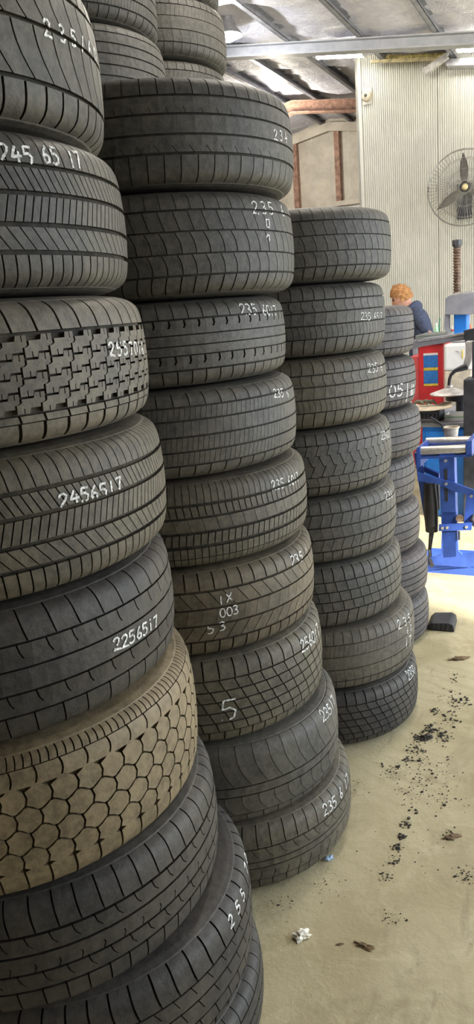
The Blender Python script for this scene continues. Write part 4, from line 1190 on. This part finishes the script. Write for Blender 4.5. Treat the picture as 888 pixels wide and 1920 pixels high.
bm = bmesh.new(); r = random.Random(9)
q = bmesh.ops.create_icosphere(bm, subdivisions=3, radius=1)
for v_ in bm.verts:
    k = 1 + .2 * math.sin(v_.co.x * 6) * math.cos(v_.co.y * 7); v_.co = Vector((v_.co.x * .09 * k, v_.co.y * .1 * k, max(0, .028 + v_.co.z * .03 * k)))
o = from_bm('cloth', bm, M['cloth'], None, True, loc=W(DW + .2, (v0w + v1w) / 2 - .01, zw1 + .002), rot=(0, 0, ROT)); setp(o, 'white cloth crumpled on top of the white cabinet', 'cloth')
# shelf trolley the worker leans on, behind the swing arm
DB = 7.75
vb0, vb1 = vat(770, 620, DB), vat(900, 620, DB)
zb = 1.150 * zat(757, 541, 8.22) / 1.66
bt = thing('steel_bench', 'narrow steel bench the worker leans over behind the dark swing arm', 'bench', W(DB, (vb0 + vb1) / 2, 0), ROT)
w2 = (vb1 - vb0) / 2
bm = bmesh.new(); add_box(bm, (-w2, 0, zb - .05), (w2, .25, zb)); from_bm('bench_top', bm, M['grey'], bt, bevel=.004)
bm = bmesh.new(); add_box(bm, (-w2 + .04, .04, .35), (w2 - .04, .21, .38)); from_bm('shelf', bm, M['grey'], bt)
for sx in (-1, 1):
    for y in (.02, .19):
        bm = bmesh.new(); add_box(bm, (sx * (w2 - .03) - .02, y, 0), (sx * (w2 - .03) + .02, y + .04, zb - .05)); from_bm('leg', bm, M['grey'], bt)
def on_bench(px, D=DB + .12): return W(D, vat(px, 610, D), zb)
t = thing('green_bottle', 'pale green bottle on the steel bench beside the worker', 'bottle', on_bench(817))
lathe_obj('bottle_body', [(0, 0), (.024, 0), (.026, .01), (.026, .09), (.012, .115), (.010, .13), (0, .13)], M['palegreen'], t, 16)
lathe_obj('cap', [(0, .129), (.013, .129), (.013, .15), (0, .15)], M['white'], t, 12)
t = thing('green_stick', 'dark green rod standing up on the steel bench', 'rod', on_bench(822, DB + .06))
bm = bmesh.new(); add_tube(bm, [(0, 0, 0), (.004, 0, .1), (.012, 0, .20)], [.009, .008, .006], 8); from_bm('rod', bm, M['green'], t, True)
lathe_obj('foot', [(0, 0), (.02, 0), (.02, .008), (0, .012)], M['green'], t, 12)
for px, lab, sx in ((847, 'small red can on the bench, framed under the grey machine head', .028), (881, 'orange funnel on the steel bench at the frame edge', .045)):
    t = thing('oil_can' if px == 847 else 'funnel', lab, 'can' if px == 847 else 'funnel', on_bench(px))
    if px == 847:
        lathe_obj('can_body', [(0, 0), (sx, 0), (sx, .07), (sx * .9, .075), (0, .078)], M['red'], t, 18)
        lathe_obj('spout', [(0, .077), (.008, .077), (.004, .12), (0, .12)], M['pale_steel'], t, 10)
    else:
        lathe_obj('cone', [(sx, 0), (sx * 1.02, .004), (.014, .075), (.010, .115), (.006, .115), (.010, .075), (sx * .94, .002)], M['orange'], t, 20)
        lathe_obj('rim', [(sx * .97, 0), (sx * 1.08, 0), (sx * 1.08, .006), (sx * .97, .006)], M['orange'], t, 20)

# ------------------------------------------------------------------ the worker
DP = 8.22
pv = vat(762, 560, DP)
foot_ = W(DP, pv, 0)
ztop = zat(757, 541, DP)
k_ = ztop / 1.66
wk = thing('person', 'worker in a navy hooded jacket with short ginger hair, bending over a bench', 'person', foot_, ROT)
def skinmesh(name, chains, mats, parent, sub=2, assign=None, root=0):
    """chains: lists of (x, y, z, radius); first point of a later chain may repeat an earlier point to join it"""
    verts, edges, rad, index = [], [], [], {}
    for ch in chains:
        prev = None
        for (x, y, z, r_) in ch:
            key = (round(x, 4), round(y, 4), round(z, 4))
            if key not in index: index[key] = len(verts); verts.append((x, y, z)); rad.append(r_)
            i = index[key]
            if prev is not None and prev != i: edges.append((prev, i))
            prev = i
    me = bpy.data.meshes.new(name); me.from_pydata(verts, edges, [])
    o = link(name, me, mats, parent)
    sk = o.modifiers.new('skin', 'SKIN'); sk.use_smooth_shade = True
    for i, v_ in enumerate(me.skin_vertices[0].data):
        q = rad[i]; v_.radius = q if isinstance(q, tuple) else (q, q)
    me.skin_vertices[0].data[root].use_root = True
    sb = o.modifiers.new('sub', 'SUBSURF'); sb.levels = sb.render_levels = sub
    dg = bpy.context.evaluated_depsgraph_get(); ev = o.evaluated_get(dg)
    m2 = bpy.data.meshes.new_from_object(ev); o.modifiers.clear(); o.data = m2
    if assign:
        for p_ in m2.polygons: p_.material_index = assign(p_.center)
    for p_ in m2.polygons: p_.use_smooth = True
    return o
K = k_
def S(*a): return tuple(x * K for x in a[:3]) + ((a[3] * K) if not isinstance(a[3], tuple) else tuple(q * K for q in a[3]),)
# local axes: +x to the side (V), -y towards the camera; he stoops towards -x and reaches with one arm to +x
pel, ch1, ch2, nk = (.16, .06, .94), (.14, .03, 1.12), (.09, .0, 1.34), (.02, -.02, 1.47)
legs = [[S(*pel, .13), S(.14, -.03, .86, .10), S(.13, -.05, .48, .066), S(.13, -.02, .09, .045)],
        [S(*pel, .13), S(.20, .14, .86, .10), S(.22, .16, .48, .066), S(.22, .20, .09, .045)]]
body = skinmesh('body', [[S(*pel, .13), S(*ch1, (.15, .115)), S(*ch2, (.155, .11)), S(*nk, .055), S(-.02, -.035, 1.54, .05)]] + legs +
    [[S(*ch2, (.155, .11)), S(.15, -.15, 1.385, .062), S(.235, -.22, 1.24, .045), S(.25, -.25, 1.205, .038), S(.31, -.25, 1.185, .024)],
     [S(*ch2, (.155, .11)), S(.02, .17, 1.37, .062), S(-.10, .12, 1.23, .045), S(-.19, -.05, 1.21, .034), S(-.21, -.13, 1.19, .022)]],
    [M['trousers'], M['hoodie'], M['skin']], wk, 2,
    lambda c: 0 if c.z < .93 * K else (2 if (c.z > 1.475 * K or (c.z < 1.23 * K and (c.x > .275 * K or (c.x < -.15 * K and c.y < -.08 * K)))) else 1))
# jacket: worn over the trunk and sleeves
jacket = skinmesh('hooded_jacket', [[S(.165, .06, .90, (.165, .14)), S(*ch1, (.168, .135)), S(*ch2, (.172, .128)), S(.035, -.015, 1.43, .085)],
    [S(*ch2, (.172, .128)), S(.152, -.15, 1.385, .082), S(.235, -.22, 1.245, .062), S(.252, -.25, 1.215, .05), S(.275, -.25, 1.205, .040)],
    [S(*ch2, (.172, .128)), S(.02, .17, 1.37, .082), S(-.10, .12, 1.24, .062), S(-.175, -.03, 1.215, .046)]], M['hoodie'], wk, 2)
hood = skinmesh('hood', [[S(.06, .11, 1.44, .055), S(.105, .04, 1.475, .07), S(.105, -.06, 1.465, .066), S(.04, -.12, 1.43, .045), S(-.02, -.13, 1.41, .03)]], M['hoodie'], wk, 2)
# head: an ellipsoid sculpted with brow, nose, jaw; tilted down towards -x
bm = bmesh.new(); bmesh.ops.create_uvsphere(bm, u_segments=28, v_segments=20, radius=1)
for v_ in bm.verts:
    x, y, z = v_.co            # -x is the face
    f = max(0, -x)
    w = 1 - .22 * max(0, -z) ** 1.5
    X = x * .098 * (1 - .05 * max(0, -z)) - .012 * f * max(0, -z); Y = y * .076 * w; Z = z * .118
    nose = math.exp(-((y / .16) ** 2 + ((z + .12) / .20) ** 2)) * (1 if x < -.5 else 0)
    X -= .022 * nose
    eye = math.exp(-(((abs(y) - .38) / .16) ** 2 + ((z - .08) / .12) ** 2)) * (1 if x < -.3 else 0); X += .008 * eye
    lip = math.exp(-((y / .25) ** 2 + ((z + .48) / .07) ** 2)) * (1 if x < -.4 else 0); X -= .006 * lip
    chin = math.exp(-((y / .3) ** 2 + ((z + .85) / .15) ** 2)) * (1 if x < 0 else 0); X -= .012 * chin
    v_.co = Vector((X, Y, Z)) * K
hd = from_bm('head', bm, M['skin'], wk, True, loc=tuple(K * q for q in (-.045, -.045, 1.575)), rot=(0, math.radians(-24), math.radians(14)))
for sy in (-1, 1):
    bm = bmesh.new(); bmesh.ops.create_uvsphere(bm, u_segments=12, v_segments=8, radius=1)
    for v_ in bm.verts:
        cup = .3 * math.exp(-(v_.co.x ** 2 + v_.co.z ** 2) * 4)
        v_.co = Vector((.012 + v_.co.x * .017, sy * (.074 + v_.co.y * .008 - cup * .006), -.005 + v_.co.z * .032)) * K
    from_bm('ear', bm, M['skin'], hd, True)
    bm = bmesh.new(); bmesh.ops.create_uvsphere(bm, u_segments=10, v_segments=8, radius=.012 * K)
    from_bm('eye', bm, M['black'], hd, True, loc=tuple(K * q for q in (-.083, sy * .029, .010)))
bm = bmesh.new(); bmesh.ops.create_icosphere(bm, subdivisions=5, radius=1); dele = []
r = random.Random(2)
for v_ in bm.verts:
    x, y, z = v_.co
    keep = z > (.30 if x < -.55 else (.05 if x < -.2 else -.42))
    tuft = 1.10 + .09 * math.sin(9 * x + 7 * y + 1) * math.sin(11 * z + 5 * y) + .10 * max(0, z) * max(0, 1 - abs(x + .2) * 1.6) + r.uniform(-.03, .03)
    v_.co = Vector((x * .100 * tuft + .004, y * .079 * tuft, z * .120 * tuft)) * K
    if not keep: dele.append(v_)
bmesh.ops.delete(bm, geom=dele, context='VERTS')
from_bm('hair', bm, M['hair'], hd, True)
def hand(px, base, dirv, palm_n, parent):
    d = Vector(dirv).normalized(); n = Vector(palm_n).normalized(); s_ = d.cross(n).normalized(); b0 = Vector(base)
    chains = []
    pc = b0 + d * .05
    chains.append([tuple(b0 * 1) + ((.026, .018),), tuple(pc) + ((.038, .016),), tuple(b0 + d * .085) + ((.038, .013),)])
    for k, (off, ln) in enumerate(((-.030, .062), (-.010, .072), (.010, .068), (.029, .054))):
        root = b0 + d * .088 + s_ * off
        chains.append([tuple(b0 + d * .085) + ((.038, .013),), tuple(root) + (.0085,), tuple(root + d * ln * .45 - n * .004) + (.008,), tuple(root + d * ln * .78 - n * .014) + (.0075,), tuple(root + d * ln - n * .026) + (.006,)])
    th = b0 + d * .03 - s_ * .03
    chains.append([tuple(pc) + ((.038, .016),), tuple(th - s_ * .008 + d * .01) + (.011,), tuple(th - s_ * .026 + d * .034 - n * .006) + (.0095,), tuple(th - s_ * .032 + d * .058 - n * .014) + (.0075,)])
    chains = [[(x * K, y * K, z * K, (q * K if not isinstance(q, tuple) else tuple(w * K for w in q))) for x, y, z, q in ch] for ch in chains]
    return skinmesh('hand', chains, M['skin'], parent, 1)
hand(0, (.305, -.25, 1.188), (.95, -.05, -.05), (.1, 0, 1), wk)
hand(0, (-.211, -.125, 1.192), (-.3, -.8, -.02), (-.05, -.1, 1), wk)
for (x, y, a) in ((.13, -.02, -.3), (.22, .20, .1)):
    bm = bmesh.new(); bmesh.ops.create_uvsphere(bm, u_segments=16, v_segments=10, radius=1)
    for v_ in bm.verts:
        q = v_.co; v_.co = Vector((-.05 + q.x * .135, q.y * (.046 - .006 * q.x), max(0, .045 + q.z * .055 - (.02 if q.x < -.3 else 0) * max(0, q.z)))) * K
    from_bm('boot', bm, M['boot'], wk, True, loc=(x * K, y * K, 0), rot=(0, 0, a))

# ------------------------------------------------------------------ things on the floor
def fpos(px, py):
    d = FWD + RT * (px - 444.0) / FPX + UP * (960.0 - py) / FPX
    return Vector(EYE + d * (-EYE[2] / d[2]))
def lump(name, sx, sy, sz, mat, seed, loc, rot=0, sub=3, rough=.25, flat=.0):
    r = random.Random(seed); a, b_, c = (r.uniform(0, 6) for _ in range(3))
    bm = bmesh.new(); bmesh.ops.create_icosphere(bm, subdivisions=sub, radius=1)
    for v_ in bm.verts:
        q = v_.co; k = 1 + rough * math.sin(q.x * 4 + a) * math.cos(q.y * 5 + b_) + rough * .6 * math.sin(q.z * 9 + c + q.x * 7)
        v_.co = Vector((q.x * sx * k, q.y * sy * k, max(-sz * .5, q.z * sz * k) + sz * .5))
    return from_bm(name, bm, mat, None, sub > 2, loc=loc, rot=(0, 0, rot))
# rubber block beside the far stack
p = fpos(828, 1176); p2 = fpos(803, 1160); p3 = fpos(853, 1176)
rb = thing('rubber_wheel_chock', 'black rubber wedge block lying on the bright floor by the far stack', 'block', p)
ax = (p3 - fpos(803, 1172)); ln = ax.length; ax.normalize(); ay = Vector((-ax.y, ax.x, 0))
bm = bmesh.new()
sec = [(-.5, 0), (.5, 0), (.46, .42), (.30, .55), (-.34, .46), (-.5, .22)]
add_prism(bm, [ax * (x * ln) + Vector((0, 0, z * .085)) - ay * .05 for x, z in sec], ay * .14)
from_bm('block', bm, M['black'], rb, bevel=.006)
for k in range(4):
    bm = bmesh.new(); q = ax * ((-.3 + .17 * k) * ln); add_prism(bm, [q - ay * .052 + Vector((0, 0, .006)), q + ax * .008 - ay * .052 + Vector((0, 0, .006)), q + ax * .012 - ay * .052 + Vector((0, 0, .040)), q + ax * .004 - ay * .052 + Vector((0, 0, .040))], ay * .004); from_bm('ridge', bm, M['dark'], rb)
o = lump('paper_scrap', .020, .013, .013, M['paper'], 4, fpos(566, 1757), .4, 3, .4); setp(o, 'small crumpled off-white paper scrap on the floor before the second stack', 'paper')
o = lump('wrapper', .014, .008, .006, M['bluebit'], 6, fpos(617, 1611), .5, 2, .4); setp(o, 'tiny pale blue wrapper at the foot of the second stack', 'wrapper')
for i, (x, y, s_, lab) in enumerate(((682, 1775, .022, 'dark curled leaf on bare floor, longest of the litter'), (636, 1771, .009, 'small dark chip beside the curled leaf on the floor'), (848, 1570, .026, 'dry brown leaf crumb at the frame edge of the floor'),
                                    (862, 1236, .040, 'flat brown clod lying beyond the third stack on the floor'), (748, 1408, .0, ''))):
    if not lab: continue
    o = lump('leaf' if i in (0, 2) else 'clod', s_, s_ * .34, s_ * .18, M['leaf'], 20 + i, fpos(x, y), -.5 if i == 0 else .1, 3, .45); setp(o, lab, 'leaf' if i in (0, 2) else 'dirt')
# chewed rubber crumbs swept into a drift: nobody could count them
r = random.Random(11); verts, faces = [], []
def crumb(p, s_):
    if any(math.hypot(p.x - x, p.y - y) < .39 for x, y in ((-.077, 2.089), (.315, 2.75), (.566, 3.454), (-.398, 1.412))): return
    b = len(verts); a0 = r.uniform(0, 6.28); n = r.choice((4, 5, 6)); st_ = r.uniform(.5, 1.0)
    for k in range(n):
        a = a0 + k * 6.283 / n; q = s_ * r.uniform(.6, 1.2)
        verts.append((p.x + q * math.cos(a), p.y + q * st_ * math.sin(a), .0005))
    for k in range(n):
        a = a0 + k * 6.283 / n; q = s_ * r.uniform(.3, .8)
        verts.append((p.x + q * math.cos(a), p.y + q * st_ * math.sin(a), s_ * r.uniform(.4, .9)))
    for k in range(n): faces.append((b + k, b + (k + 1) % n, b + n + (k + 1) % n, b + n + k))
    faces.append(tuple(b + n + k for k in range(n)))
DRIFT = [(856, 1270, 16, 40, 3), (845, 1312, 26, 90, 3.5), (868, 1318, 18, 60, 3.5), (815, 1335, 9, 30, 4), (845, 1350, 16, 40, 5), (808, 1368, 12, 90, 5), (795, 1383, 14, 110, 5), (782, 1386, 10, 60, 4), (832, 1382, 16, 110, 4),
         (775, 1402, 12, 40, 4), (786, 1418, 22, 70, 3.5), (764, 1425, 9, 40, 4), (735, 1446, 20, 90, 3), (795, 1450, 40, 70, 3), (780, 1480, 40, 80, 3), (825, 1440, 40, 40, 3), (790, 1510, 45, 50, 2.5), (760, 1545, 10, 70, 3), (752, 1570, 8, 80, 3.5),
         (744, 1590, 8, 70, 3), (738, 1615, 12, 60, 2.5), (722, 1645, 16, 70, 2.2), (845, 1500, 40, 40, 3), (870, 1640, 20, 60, 3), (846, 1565, 14, 50, 3), (735, 1720, 25, 60, 2.0), (690, 1600, 60, 16, 2.5), (650, 1680, 60, 14, 2.4), (800, 1600, 70, 30, 2.6), (660, 1480, 25, 60, 1.8), (600, 1650, 30, 50, 1.8), (530, 1690, 30, 60, 1.8)]
for x, y, sp, n, sz in DRIFT:
    for _ in range(int(n * .75)):
        p = fpos(x + r.gauss(0, sp * .55), y + r.gauss(0, sp * .42)); crumb(p, sz * .00075 * math.exp(r.gauss(0, .5)))
me = bpy.data.meshes.new('rubber_crumbs'); me.from_pydata(verts, [], faces)
o = link('rubber_crumbs', me, M['dust']); setp(o, 'scattered black rubber crumbs and grit on the dusty concrete floor', 'debris', kind='stuff')
